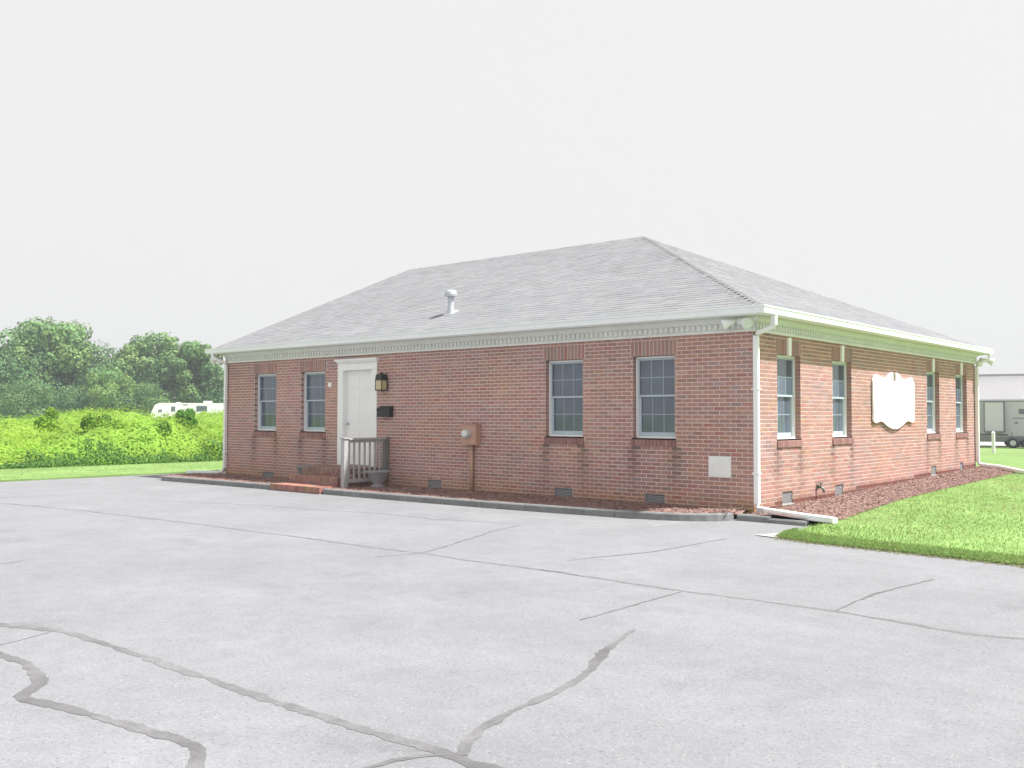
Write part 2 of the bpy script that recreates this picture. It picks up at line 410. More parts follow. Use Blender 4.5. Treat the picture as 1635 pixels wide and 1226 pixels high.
# crack sealant ribbons and worn paint on the asphalt
def ribbon(name, pts, wds, m, z, wob=.42, seed=0):
    r = random.Random(seed); P = [Vector((x, y, 0)) for x, y in pts]
    Q = []; W = []
    for i in range(len(P)-1):
        n = max(2, int((P[i+1]-P[i]).length/.035))
        for k in range(n): Q.append(P[i].lerp(P[i+1], k/n)); W.append(wds[i]+(wds[i+1]-wds[i])*k/n)
    Q.append(P[-1]); W.append(wds[-1])
    for it in range(14):
        Q = [Q[0]]+[(Q[i-1]+Q[i]*2+Q[i+1])/4 for i in range(1, len(Q)-1)]+[Q[-1]]
    b = MB(); prev = None; j1 = j2 = 0; jx = 0
    for i, q in enumerate(Q):
        d = (Q[min(i+1, len(Q)-1)]-Q[max(i-1, 0)]).normalized(); nrm = Vector((-d.y, d.x, 0))
        j1 = .7*j1+r.uniform(-1, 1)*wob*W[i]*.4; j2 = .7*j2+r.uniform(-1, 1)*wob*W[i]*.4; jx = .88*jx+r.uniform(-.006, .006)
        cur = (q+nrm*(W[i]/2+j1+jx), q-nrm*(W[i]/2+j2-jx))
        if prev: b.face([(prev[1].x, prev[1].y, z), (cur[1].x, cur[1].y, z), (cur[0].x, cur[0].y, z), (prev[0].x, prev[0].y, z)])
        prev = cur
    return b.build(name, m, asph)
CR = [
    ([(-11.67, -6.91), (-9.18, -6.55), (-6.11, -6.36), (-3.44, -6.27), (-1.81, -6.27), (-1.01, -6.2), (-0.49, -6.26), (0.98, -6.23), (2.4, -6.3), (3.85, -6.25), (4.7, -6.39), (5.03, -6.41), (5.32, -6.31), (5.79, -6.16)], [0.055, 0.055, 0.055, 0.055, 0.055, 0.055, 0.055, 0.055, 0.055, 0.055, 0.055, 0.055, 0.055, 0.055]),
    ([(-9.68, -4.58), (-7.39, -3.86), (-6.09, -3.77), (-5.16, -3.49), (-3.86, -3.51), (-2.38, -3.13)], [0.013, 0.03, 0.03, 0.03, 0.03, 0.013]),
    ([(-1.35, -6.77), (-1.17, -6.2), (-1.42, -5.46), (-1.74, -4.66), (-2.0, -4.05), (-2.05, -3.79), (-2.19, -3.18)], [0.018, 0.04, 0.04, 0.04, 0.04, 0.04, 0.018]),
    ([(-1.21, -11.21), (-0.8, -11.09), (-0.29, -10.88), (0.16, -10.85), (0.89, -10.85), (1.75, -10.85), (2.48, -10.86), (3.13, -10.85), (3.55, -10.84), (3.85, -10.82), (4.09, -10.82), (4.51, -10.8)], [0.034, 0.075, 0.075, 0.075, 0.075, 0.075, 0.075, 0.075, 0.075, 0.075, 0.075, 0.034]),
    ([(-0.11, -11.35), (-0.25, -10.94)], [0.013, 0.013]),
    ([(-0.52, -11.45), (0.13, -11.44), (0.55, -11.45), (0.86, -11.48), (1.12, -11.58), (1.3, -11.81), (1.66, -11.73), (2.03, -11.63), (2.4, -11.58), (2.76, -11.54), (2.9, -11.57), (3.06, -11.72), (3.27, -11.87)], [0.075, 0.075, 0.075, 0.075, 0.075, 0.075, 0.075, 0.075, 0.075, 0.075, 0.075, 0.075, 0.075]),
    ([(3.88, -10.79), (3.73, -10.54), (3.65, -10.28), (3.59, -9.72), (3.47, -9.19), (3.25, -8.75), (3.14, -8.48), (2.98, -7.96)], [.06, .065, .06, .06, .06, .066, .06, .03]),
    ([(3.66, -11.29), (3.64, -11.16), (3.69, -10.96), (3.83, -10.81)], [0.05, 0.05, 0.05, 0.05]),
    ([(2.47, -7.96), (2.47, -7.29), (2.44, -6.36)], [0.016, 0.035, 0.016]),
    ([(3.87, -6.23), (3.83, -5.25), (3.99, -4.07)], [0.016, 0.035, 0.016]),
    ([(0.48, -5.53), (0.84, -4.2), (0.89, -2.58)], [0.011, 0.025, 0.011]),
    ([(-3.99, -9.86), (-4.07, -9.57)], [0.013, 0.013]),
]
for i, (P, ws) in enumerate(CR): ribbon("crack_seal", P, ws, MT["sealant"], ZA+.0012+.0002*i, seed=i)
ribbon("painted_line", [(-4.12, -2.41), (-2.67, -2.18), (-0.65, -2.01)], [0.07, 0.07, 0.07], MT["paint_line"], ZA+.0010, wob=.12, seed=50)
ribbon("painted_line", [(-0.65, -2.01), (-0.62, -1.66), (-0.67, -0.89)], [0.07, 0.07, 0.07], MT["paint_line"], ZA+.0010, wob=.12, seed=50)


# ================================================================ the building
house = empty('office_building', (-L/2, D/2, 0))
tag(house, 'single storey red brick office building with grey shingle roof and white trim', 'building')
def attach(o, p=house):
    """parent keeping world placement"""
    bpy.context.view_layer.update()
    o.parent = p; o.matrix_parent_inverse = p.matrix_world.inverted(); return o

PITCH = .0683
def zc(k): return 1.075 + k*PITCH
WIN_Z0, WIN_Z1 = zc(0), zc(21)
FRONT_WIN = [(-13.80,-12.88),(-11.87,-10.94),(-4.28,-3.405),(-2.305,-1.455)]
RIGHT_WIN = [(.875,1.79),(3.19,4.11),(8.58,9.48),(10.76,11.68)]
FRONT_VENT = [(-13.42,-12.93,-18),(-7.46,-7.06,-17),(-4.07,-3.64,-17),(-2.06,-1.66,-17)]
RIGHT_VENT = [(1.04,1.44,-16),(3.27,3.66,-16),(8.82,9.2,-14),(11.03,11.3,-14)]
DOOR = (-10.34,-9.16,zc(-11),zc(21))

def clampc(c): return tuple(max(.02, min(.8, q)) for q in c)
PAL = [((.30,.155,.145),5),((.325,.17,.155),5),((.29,.16,.15),5),((.265,.15,.142),4),((.315,.185,.172),3),((.335,.18,.14),1.6),((.275,.185,.18),2.2),((.235,.15,.145),.8),((.34,.21,.18),1.0),((.31,.13,.125),1.3)]
PT = sum(q for _, q in PAL)
def pick():
    r = RNG.uniform(0, PT)
    for c, q in PAL:
        r -= q
        if r <= 0: return c
    return PAL[0][0]
def vnoise(x, y, s):
    # cheap smooth noise
    return (math.sin(x*1.7+s)+math.sin(y*2.3+s*1.3)+math.sin((x+y)*1.1+s*2.1)+math.sin((x-y*1.4)*.8+s*.7))/4
def stain_and_band(u, z, wins, right):
    """multiplier for drip marks under the sills, dirt at the base and a darker foot band on the right wall"""
    k = 1.0; warm = 0
    for a, c in wins:
        if z < .95:
            f = max(0, min(1, (z+.05)/.9))
            for e in (a, c):
                k -= .46*f*math.exp(-((u-e)/.10)**2)
    if z < .2: warm = (.2-z)*1.2
    r = [k, k*.97, k*1.0]
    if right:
        if z < mz(u)+.085: r = [.5, .36, .38]  # darker red band along the foot of the wall, following the mulch line
    else:
        if u > -.35 and z < .3: warm += .35*(1-z/.3)*min(1, (u+.35)/.25)
    r = [r[0]*(1-.25*warm), r[1]*(1-.30*warm), r[2]*(1-.75*warm)]
    return r
def brick_color(u, z, wins, right, seed):
    c = pick(); n1 = vnoise(u*.9, z*1.6, seed); n2 = vnoise(u*1.9, z*2.6, seed+5)
    g = 1+.10*n1+RNG.uniform(-.08, .08)
    g *= 1.23
    c = (c[0]*g*(1+.05*n2)+.024, c[1]*g*(1+.02*n2)+.032, c[2]*g*(1-.12*n2)+.014)
    s = stain_and_band(u, z, wins, right)
    return clampc((c[0]*s[0], c[1]*s[1], c[2]*s[2]))

JT = .0145
def subtract(a, c, cuts):
    segs = [(a, c)]
    for x0, x1 in cuts:
        out = []
        for p, q in segs:
            if x1 <= p or x0 >= q: out.append((p, q)); continue
            if x0 > p: out.append((p, x0))
            if x1 < q: out.append((x1, q))
        segs = out
    return segs
def make_wall(u0, u1, wins, vents, door, right, rotz, seed, nind, ztop=2.93):
    wall = empty('wall'); wall.rotation_euler = (0, 0, rotz)
    holes = []
    for a, c in wins: holes += [(a, c, WIN_Z0, WIN_Z1), (a-.045, c+.045, WIN_Z1, zc(25)), (a-.03, c+.03, zc(-2), WIN_Z0)]
    for a, c, k in vents: holes.append((a, c, zc(k), zc(k+3)))
    if door: holes.append(door)
    bricks = []
    k = -20
    while zc(k) < ztop:
        z0, z1 = zc(k), zc(k+1); zm = (z0+z1)/2
        cuts = [(a, c) for a, c, h0, h1 in holes if h0 < zm < h1]
        off = (k % 2)*.1016
        u = u0 - off + (0 if right else 0)
        if not right: u = u1 - math.ceil((u1-u0)/.2032)*.2032 - .2032 - off
        while u < u1:
            a, c = max(u, u0), min(u+.2032, u1)
            if c-a > .03:
                for p, q in subtract(a, c, cuts):
                    if q-p > .03: bricks.append((p+JT/2, q-JT/2, z0+JT/2, z1-JT/2))
            u += .2032
        k += 1
    # the bricks that show largest become objects of their own
    def score(bk):
        u, z = (bk[0]+bk[1])/2, (bk[2]+bk[3])/2
        p = Vector((0, u, z)) if right else Vector((u, 0, z))
        d = p-CAM; cs = abs(d.x if right else d.y)/d.length
        return (bk[1]-bk[0])*(bk[3]-bk[2])*cs/d.length_squared if -.08 < z < 2.8 else 0
    order = sorted(range(len(bricks)), key=lambda i: -score(bricks[i]))
    ind = set(order[:nind])
    b = MB(); meshes = {}
    for i, (p, q, z0, z1) in enumerate(bricks):
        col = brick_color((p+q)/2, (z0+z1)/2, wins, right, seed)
        dj = RNG.uniform(-.0012, .0012)
        if i in ind:
            key = (round(q-p, 3), RNG.randrange(14), tuple(round(x*14) for x in col))
            if key not in meshes:
                bb = MB(); hw = (q-p)/2; hh = (z1-z0)/2
                bb.box(-hw, hw, 0, .125, -hh, hh, tint=col, skip='b'); meshes[key] = bb.mesh('brick', MT['brick'])
            o = bpy.data.objects.new('brick', meshes[key]); COL.objects.link(o); o.parent = wall
            o.location = ((p+q)/2, dj, (z0+z1)/2)
        else:
            b.box(p, q, dj, .125, z0, z1, tint=col, skip='b')
    o = b.build('brickwork', MT['brick'], wall); tag(o, kind='stuff')
    # mortar bed, recessed 7 mm behind the faces, with returns in the openings
    m = MB(); n = int((u1-u0)/.1); k = -20
    ug = sorted(set([u0+i*(u1-u0)/n for i in range(n+1)] + [h[0] for h in holes] + [h[1] for h in holes]))
    zg = [zc(i) for i in range(-20, 27)]
    for i in range(len(ug)-1):
        um = (ug[i]+ug[i+1])/2
        for j in range(len(zg)-1):
            zm = (zg[j]+zg[j+1])/2
            if any(a < um < c and h0 < zm < h1 for a, c, h0, h1 in holes): continue
            s = stain_and_band(um, zm, wins, right); g = 1+.06*vnoise(um, zm*2, seed+3)
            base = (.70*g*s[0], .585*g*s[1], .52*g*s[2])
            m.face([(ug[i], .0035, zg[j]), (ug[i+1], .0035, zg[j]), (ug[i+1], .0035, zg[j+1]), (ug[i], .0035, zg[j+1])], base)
    for a, c, h0, h1 in holes:
        t = (.55, .45, .42)
        m.face([(a-.013,.007,h0),(a-.013,.007,h1),(a-.013,.2,h1),(a-.013,.2,h0)], t); m.face([(c+.013,.007,h0),(c+.013,.2,h0),(c+.013,.2,h1),(c+.013,.007,h1)], t)
        m.face([(a,.007,h1+.004),(c,.007,h1+.004),(c,.2,h1+.004),(a,.2,h1+.004)], t); m.face([(a,.007,h0-.004),(a,.2,h0-.004),(c,.2,h0-.004),(c,.007,h0-.004)], t)
    mo = m.build('mortar', MT['mortar'], wall)
    return wall

wall_f = make_wall(-L, 0, FRONT_WIN, FRONT_VENT, DOOR, False, 0, 1.3, 230)
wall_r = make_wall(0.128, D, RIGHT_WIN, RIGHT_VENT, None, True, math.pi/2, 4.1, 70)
attach(wall_f); attach(wall_r)
# remaining sides, with coursed brick as a surface
def brick_tex(N, Lk, tc, cur):
    t = N.new('ShaderNodeTexBrick'); mp = N.new('ShaderNodeMapping'); mp.inputs['Rotation'].default_value = (math.pi/2, 0, math.pi/2)
    t.inputs['Scale'].default_value = 1; t.inputs['Brick Width'].default_value = .2032; t.inputs['Row Height'].default_value = PITCH
    t.inputs['Mortar Size'].default_value = .006
    t.inputs['Color1'].default_value = (.36,.18,.16,1); t.inputs['Color2'].default_value = (.28,.14,.13,1); t.inputs['Mortar'].default_value = (.55,.46,.43,1)
    Lk(tc.outputs['Object'], mp.inputs[0]); Lk(mp.outputs[0], t.inputs['Vector']); return t.outputs[0]
MT['brick_far'] = mat('brick_courses', rough=.9, extra=brick_tex)
b = MB(); b.box(-L, -L+.1, .13, D, -.3, 2.93); b.box(-L+.1, -.105, D-.1, D, -.3, 2.93)
b.face([(-L,0,2.93),(-L,D,2.93),(-L,D/2,5.75)][::-1])
attach(b.build('rear_wall', MT['brick_far']))
b = MB(); b.box(-L+.2, -.2, .2, D-.2, -.25, -.2); b.box(-L+.2,-.2,.2,D-.2,2.7,2.75)
attach(b.build('floor_slab', MT['concrete']))

# ---- windows
def make_window(u0, u1, right):
    wn = empty('window'); h = WIN_Z1-WIN_Z0; wd = u1-u0
    Y = .10
    f = MB(); t = .032
    f.box(0, t, Y, Y+.1, 0, h); f.box(wd-t, wd, Y, Y+.1, 0, h); f.box(t, wd-t, Y, Y+.1, h-t, h); f.box(t, wd-t, Y-.012, Y+.1, 0, t)
    f.build('frame', MT['white'], wn)
    mid = h*.52
    for nm, y, z0, z1, side in (('upper', Y+.022, mid-.02, h-t, .03), ('lower', Y+.05, t, mid+.02, .048)):
        s = MB(); x0, x1 = t, wd-t; rb = .035 if nm == 'upper' else .075
        s.box(x0, x0+side, y, y+.028, z0, z1); s.box(x1-side, x1, y, y+.028, z0, z1)
        s.box(x0+side, x1-side, y, y+.028, z0, z0+rb); s.box(x0+side, x1-side, y, y+.028, z1-.035, z1)
        sash = s.build('sash', MT['sash'], wn)
        gx0, gx1, gz0, gz1 = x0+side, x1-side, z0+rb, z1-.035
        g = MB(); m_ = .016
        for i in (1, 2): g.box(gx0+(gx1-gx0)*i/3-m_/2, gx0+(gx1-gx0)*i/3+m_/2, y+.008, y+.02, gz0, gz1)
        for i in range(3):
            xa_, xb_ = gx0+(gx1-gx0)*i/3+(m_/2 if i else 0), gx0+(gx1-gx0)*(i+1)/3-(m_/2 if i < 2 else 0)
            g.box(xa_, xb_, y+.009, y+.019, (gz0+gz1)/2-m_/2, (gz0+gz1)/2+m_/2)
        g.build('muntin', MT['grille'], wn)
        for i in range(3):
            for j in range(2):
                p = MB(); e = .002
                p.box(gx0+(gx1-gx0)*i/3+e, gx0+(gx1-gx0)*(i+1)/3-e, y+.0125, y+.016, gz0+(gz1-gz0)*j/2+e, gz0+(gz1-gz0)*(j+1)/2-e)
                p.build('pane', MT['glass'], wn)
    # soldier course above, rowlock sill below
    ln = MB(); n = 12; x0, x1 = -.045, wd+.045; kx = wd/2
    for i in range(n):
        a, c = x0+(x1-x0)*i/n+.008, x0+(x1-x0)*(i+1)/n-.008
        if right and a < kx+.062 and c > kx-.062:
            if a < kx-.062: c = kx-.066
            elif c > kx+.062: a = kx+.066
            else: continue
            if c-a < .015: continue
        col = pick(); g = RNG.uniform(1.0, 1.22); col = (col[0]*g+.02, col[1]*g+.03, col[2]*g+.02)
        ln.box(a, c, RNG.uniform(-.003, .0), .11, h+.005, h+4*PITCH-.005, tint=col)
    tag(ln.build('lintel', MT['brick'], wn), kind='stuff')
    mm = MB(); mm.box(x0, x1, .0025, .1, h+.0035, h+4*PITCH, tint=(.68,.56,.52)); mm.build('joint', MT['mortar'], wn); mm = MB(); mm.box(-.03, wd+.03, .006, .12, -2*PITCH+.001, -.022, tint=(.36,.24,.23)); mm.build('joint', MT['mortar'], wn)
    sl_ = MB(); x0, x1 = -.03, wd+.03
    for i in range(n):
        a, c = x0+(x1-x0)*i/n+.004, x0+(x1-x0)*(i+1)/n-.004
        g = RNG.uniform(.8, 1.15)
        yo = -.022
        sl_.hexa([(a,yo,-2*PITCH+.004),(c,yo,-2*PITCH+.004),(c,.13,-2*PITCH+.004),(a,.13,-2*PITCH+.004),(a,yo,-.03),(c,yo,-.03),(c,.13,-.004),(a,.13,-.004)], tint=(.32*g,.18*g,.165*g))
    tag(sl_.build('sill', MT['brick'], wn), kind='stuff')
    if right:
        kb = MB(); kb.hexa([(kx-.045,-.025,h-.01),(kx+.045,-.025,h-.01),(kx+.045,.1,h-.01),(kx-.045,.1,h-.01),(kx-.062,-.025,h+4.4*PITCH),(kx+.062,-.025,h+4.4*PITCH),(kx+.062,.1,h+4.4*PITCH),(kx-.062,.1,h+4.4*PITCH)])
        kb.build('keystone', MT['white'], wn)
    if right: wn.location = (0, u0, WIN_Z0); wn.rotation_euler = (0, 0, math.pi/2)
    else: wn.location = (u0, 0, WIN_Z0)
    return attach(wn)
for a, c in FRONT_WIN: make_window(a, c, False)
for a, c in RIGHT_WIN: make_window(a, c, True)

# ---- crawl space vents
for lst, right in ((FRONT_VENT, False), (RIGHT_VENT, True)):
    for a, c, k in lst:
        v = empty('foundation_vent'); wd, h = c-a, 3*PITCH
        f = MB(); t = .016
        f.box(0, wd, .015, .03, 0, t); f.box(0, wd, .015, .03, h-t, h); f.box(0, t, .015, .03, t, h-t); f.box(wd-t, wd, .015, .03, t, h-t)
        f.build('frame', MT['vent'], v)
        s = MB()
        for i in range(1, 7): s.box(t, wd-t, .02, .026, t+(h-2*t)*i/7-.007, t+(h-2*t)*i/7+.007)
        for i in range(1, 12): s.box(t+(wd-2*t)*i/12-.005, t+(wd-2*t)*i/12+.005, .022, .028, t, h-t)
        s.build('grille', MT['vent'], v)
        d = MB(); d.box(0, wd, .05, .06, 0, h); d.build('recess', MT['vent_dark'], v)
        p = MB(); p.box(-.03, wd+.04, -.012, .02, -.022, -.001); p.build('ledge', MT['concrete'], v)
        if right: v.location = (0, a, zc(k)); v.rotation_euler = (0, 0, math.pi/2)
        else: v.location = (a, 0, zc(k))
        attach(v)

# ---- entrance door
dr = empty('door', (-10.44, 0, zc(-11))); W_ = 1.36; H_ = 2.42
f = MB()
f.box(0, .19, -.03, .14, 0, H_-.24); f.box(W_-.17, W_, -.03, .14, 0, H_-.24); f.box(0, W_, -.03, .14, H_-.24, H_-.07)
f.build('surround', MT['white'], dr)
f = MB()
f.box(-.03, W_+.03, -.06, .02, H_-.068, H_-.03); f.box(-.06, W_+.06, -.10, .02, H_-.03, H_+.01); f.box(-.02, W_+.02, -.042, .02, H_-.25, H_-.225)
for i in range(24): f.box(.02+i*(W_-.04)/24, .02+i*(W_-.04)/24+.028, -.05, -.028, H_-.10, H_-.072)
f.build('head_cornice', MT['white'], dr)
f = MB(); x0, x1, zt = .19, W_-.17, H_-.24
y = .085
f.box(x0, x1, y, y+.045, .02, zt-.01); leaf = f.build('door_leaf', MT['white'], dr)
f = MB()
for (pa, pc) in ((x0+.11, (x0+x1)/2-.05), ((x0+x1)/2+.05, x1-.11)):
    for (za, zb_) in ((.2,.85),(1.0,1.62),(1.75,2.0)):
        f.box(pa, pc, y-.008, y+.01, za, zb_)
f.build('panel', MT['white'], dr)
f = MB(); f.lathe([(.028,0),(.028,.006),(.012,.012),(.012,.035),(.028,.045),(.03,.06),(.018,.072)], (x0+.075, y, .95), 14, 'y'); f.build('knob', MT['galv'], dr, smooth=True)
f = MB(); f.box(x0, x1, .0, .13, -.01, .02); f.build('threshold', MT['vent'], dr)
attach(dr)

# ---- cornice: frieze, dentils, bed mould, soffit, gutter
Z0, ZE = 2.83, 3.20; OV = .27
def run(bx, x0, x1, yA, yB, z0, z1, side):
    """a strip parallel to the front (side 0) or right (side 1) wall; y measured outwards, x along the wall"""
    if side == 0: bx.box(x0, x1, -yB, -yA, z0, z1)
    else: bx.box(yA, yB, x0, x1, z0, z1)
cor = empty('cornice', (-L/2, 0, Z0)); attach(cor)
b = MB()
# frieze board and mouldings return round the corner: front run owns the corner square
for yB, z0, z1 in ((.025, Z0, 3.03), (.05, Z0, Z0+.035), (.045, 2.98, 3.005), (.075, 3.005, 3.035), (.11, 3.035, 3.07)):
    lo = 0 if yB != .05 else .025
    run(b, -L-.02, yB, lo if yB < .03 else .025, yB, z0, z1, 0); run(b, 0 if yB < .03 else -.0, D+.02, lo if yB < .03 else .025, yB, z0, z1, 1)
attach(b.build('frieze', MT['frieze']), cor)
b = MB(); x = -L+.03
while x < 0: run(b, x, x+.055, .025, .062, Z0+.062, Z0+.138, 0); x += .105
x = .03
while x < D: run(b, x, x+.055, .025, .062, Z0+.062, Z0+.138, 1); x += .105
dn = attach(b.build('dentils', MT['frieze']), cor); tag(dn, kind='stuff')
b = MB(); run(b, -L-.3, OV, 0, OV, 3.071, 3.09, 0); run(b, .0, D+OV, 0, OV, 3.071, 3.09, 1)
b.box(-L-.3, -L, 0, D+OV, 3.071, 3.09); b.box(-L, 0, D, D+OV, 3.071, 3.09)
attach(b.build('soffit', MT['soffit']), cor)
b = MB(); run(b, -L-.3, OV+.02, OV, OV+.02, 3.065, 3.19, 0); run(b, -OV, D+OV+.02, OV, OV+.02, 3.065, 3.19, 1)
b.box(-L-.32, -L-.3, -OV, D+OV, 3.065, 3.19); b.box(-L-.3, OV, D+OV, D+OV+.02, 3.065, 3.19)
attach(b.build('fascia', MT['white']), cor)
# K-style gutter profile, mitred at the corner
PR = [(.02,3.19),(.02,3.075),(.10,3.075),(.112,3.085),(.114,3.165),(.126,3.18),(.127,3.205),(.116,3.207),(.114,3.192),(.104,3.175),(.10,3.09),(.03,3.09)]
g = MB()
def gut(p, a, q, c):
    n = len(PR)
    A = [p(o, z) for o, z in PR]; B = [q(o, z) for o, z in PR]
    for i in range(n): g.face([A[i], A[(i+1)%n], B[(i+1)%n], B[i]])
    g.face(A); g.face(B[::-1])
gut(lambda o,z:(-L-.42,-OV-o,z), 0, lambda o,z:(OV+o,-OV-o,z), 0)
gutter = attach(g.build('gutter', MT['gutter']))
g = MB(); gut(lambda o,z:(OV+o,-OV-o,z), 0, lambda o,z:(OV+o,D+OV,z), 0)
attach(g.build('gutter', MT['gutter']))

# ---- roof
RZ, RY, RXR, RXL = 6.0, D/2, -6.12, -14.75
E0 = 3.185
roof = empty('roof', (-L/2, D/2, E0)); attach(roof)
xL0 = -L-.33
b = MB()
e = OV+.03
A, B_, C_, D_ = (xL0,-e,E0-.02), (e,-e,E0-.02), (e,D+e,E0-.02), (xL0,D+e,E0-.02)
R1, R2 = (RXL,RY,RZ-.02), (RXR,RY,RZ-.02)
b.face([A,B_,R2,R1]); b.face([B_,C_,R2]); b.face([C_,D_,R1,R2]); b.face([D_,A,R1])
attach(b.build('deck', mat('roof_felt', (.14,.14,.145), .95, .1, noise=[(2.,.1)])), roof)
def shingles(org, ux, up_, length, left, right, seed):
    """org: eave start, ux: along eave, up_: up-slope unit; left/right(t): extents along the eave at slope distance t"""
    r = random.Random(seed); b = MB(); ux, up_, org = Vector(ux), Vector(up_), Vector(org); nr = ux.cross(up_).normalized()
    ex = .142; nc = int(length/ex)+1
    for k in range(nc):
        t0 = k*ex; t1 = min(length, t0+ex)
        if t1-t0 < .02: continue
        u = left(t0+.04) - r.random()*.3; ue = right(t0+.04); band = 1+.02*r.uniform(-1, 1)
        while u < ue:
            wd = r.choice((.28,.305,.33)); a, c = max(u, left(t0+.04)), min(u+wd-.006, ue)
            if c-a > .03:
                th = r.uniform(.003, .0065); dd = r.uniform(-.010, .006)
                g = band*r.uniform(.93, 1.06); wm = r.uniform(-.02, .025)
                col = (.238*g*(1+wm), .24*g, .254*g*(1-wm))
                p = [org+ux*a+up_*(t0+dd), org+ux*c+up_*(t0+dd), org+ux*c+up_*t1, org+ux*a+up_*t1]
                q0, q1 = p[0]+nr*th, p[1]+nr*th; q2, q3 = p[2]+nr*.001, p[3]+nr*.001
                b.face([q0,q1,q2,q3], col); b.face([p[0],p[1],q1,q0], col); b.face([p[1],p[2],q2,q1], col); b.face([p[3],p[0],q0,q3], col)
            u += wd
    o = b.build('shingles', MT['shingle']); tag(o, kind='stuff'); return attach(o, roof)
rise = RZ-E0
lenF = math.hypot(RY+e, rise); upF = Vector((0, RY+e, rise)).normalized()
shingles((0,-e,E0), (1,0,0), upF, lenF, lambda t: xL0+(RXL-xL0)*t/lenF, lambda t: e+(RXR-e)*t/lenF, 1)
lenR = math.hypot(e-RXR, rise); upR = Vector((RXR-e, 0, rise)).normalized()
shingles((e,0,E0), (0,1,0), upR, lenR, lambda t: -e+(RY+e)*t/lenR, lambda t: D+e+(RY-D-e)*t/lenR, 2)
b = MB()
b.face([(e,D+e,E0),(xL0,D+e,E0),(RXL,RY,RZ),(RXR,RY,RZ)], (.21,.21,.22)); b.face([(xL0,D+e,E0),(xL0,-e,E0),(RXL,RY,RZ)], (.21,.21,.22))
attach(b.build('rear_slope', MT['shingle']), roof)
def caps(p, q, n1, n2, seed):
    r = random.Random(seed); p, q = Vector(p), Vector(q); d = (q-p); n = int(d.length/.14); d.normalize(); b = MB(); n1, n2 = Vector(n1), Vector(n2)
    for i in range(n):
        a = p+d*(i*.14); c = p+d*(i*.14+.17); g = r.uniform(.85, 1.15)
        col = (.238*g, .24*g, .25*g); upv = Vector((0,0,.014)); lo = Vector((0,0,.008))
        b.face([a+n1*.14+upv*.5, a+upv, c+lo, c+n1*.14], col); b.face([a+upv, a+n2*.14+upv*.5, c+n2*.14, c+lo], col)
        b.face([a+n1*.14+upv*.5, a+n1*.14-upv*.3, a-upv*.2, a+upv], col); b.face([a+upv, a-upv*.2, a+n2*.14-upv*.3, a+n2*.14+upv*.5], col)
    o = b.build('ridge_cap', MT['shingle']); attach(o, roof)
hd = (Vector((RXR,RY,RZ))-Vector((e,-e,E0))).normalized()
nF = Vector((1,0,0)).cross(upF); nR = Vector((0,1,0)).cross(upR)
caps((e,-e,E0), (RXR,RY,RZ), nF.cross(hd), -nR.cross(hd), 3)
hd2 = (Vector((RXR,RY,RZ))-Vector((e,D+e,E0))).normalized(); nB = Vector((0, rise, RY+e)).normalized()
caps((e,D+e,E0), (RXR,RY,RZ), nR.cross(hd2), -nB.cross(hd2), 4)
caps((RXR,RY,RZ), (RXL,RY,RZ), -upF*1, Vector((0, RY+e, -rise)).normalized(), 5)
# vent pipe through the roof
v = MB(); vb = Vector((-7.76, .97, E0+(.97+e)*rise/(RY+e)))
v.lathe([(.10,-.10),(.095,.0),(.07,.13),(.07,.33),(.066,.36)], vb, 18); attach(v.build('vent_pipe', MT['galv'], smooth=True), roof)
v = MB(); v.lathe([(.09,.36),(.14,.375),(.145,.43),(.135,.445),(.14,.465),(.115,.50),(.05,.52)], vb, 20); attach(v.build('vent_cap', MT['galv'], smooth=False), roof)
v = MB(); q = [vb+Vector((sx*.14,0,0))+upF*sy*.15+nF*.016 for sx, sy in ((-1,-1),(1,-1),(1,1),(-1,1))]; v.hexa([p-nF*.012 for p in q]+q); attach(v.build('flashing', MT['galv']), roof)

# ---- downspouts (square section), straps and outlets
def spout(path, parts=(), name='downspout', r=(.046,.036), strap=()):
    b = MB(); b.tube(path, r[0], r[1], square=True); o = attach(b.build(name, MT['white']))
    for p in strap:
        s = MB(); s.box(p[0]-.06, p[0]+.06, p[1]-.045, p[1]+.045, p[2]-.015, p[2]+.015); attach(s.build('strap', MT['white']), o)
    return o
spout([(.335,.06,3.08),(.335,.06,2.93),(.315,.055,2.89),(.085,.005,2.80),(.055,.0,2.75),(.055,.0,.07),(.075,-.01,-.0),(.16,-.03,-.03)], strap=[(.05,.0,1.9),(.05,.0,.55)])
b = MB(); b.tube([(.12,-.02,-.025),(.45,-.14,-.03),(.95,-.30,-.045),(1.52,-.47,-.055)], .055, .045, square=True); attach(b.build('downspout_extension', MT['white']))
b = MB(); b.tube([(.10,-.015,-.03),(.24,-.06,-.03)], .066, .056, square=True); attach(b.build('coupling', MT['rv_grey']))
spout([(-15.22,-.33,3.08),(-15.22,-.33,3.0),(-15.17,-.30,2.94),(-15.03,-.09,2.84),(-15.03,-.055,2.76),(-15.03,-.055,.09),(-15.10,-.06,.0),(-15.3,-.1,-.05)], strap=[(-15.03,-.05,1.9),(-15.03,-.05,.5)])
b = MB(); b.tube([(-15.25,-.09,-.05),(-16.6,-.2,-.08)], .055, .045, square=True); attach(b.build('downspout_extension', MT['white']))
spout([(.335,12.45,3.08),(.335,12.45,2.95),(.10,12.36,2.82),(.055,12.36,2.75),(.055,12.36,.34),(.09,12.36,.26),(.2,12.33,.23)], strap=[(.05,12.36,1.9)])
b = MB(); b.tube([(.14,12.34,.23),(.6,12.2,.2),(1.2,11.75,.13),(1.8,11.4,.10),(2.4,11.0,.06)], .055, .045, square=True); attach(b.build('downspout_extension', MT['white']))

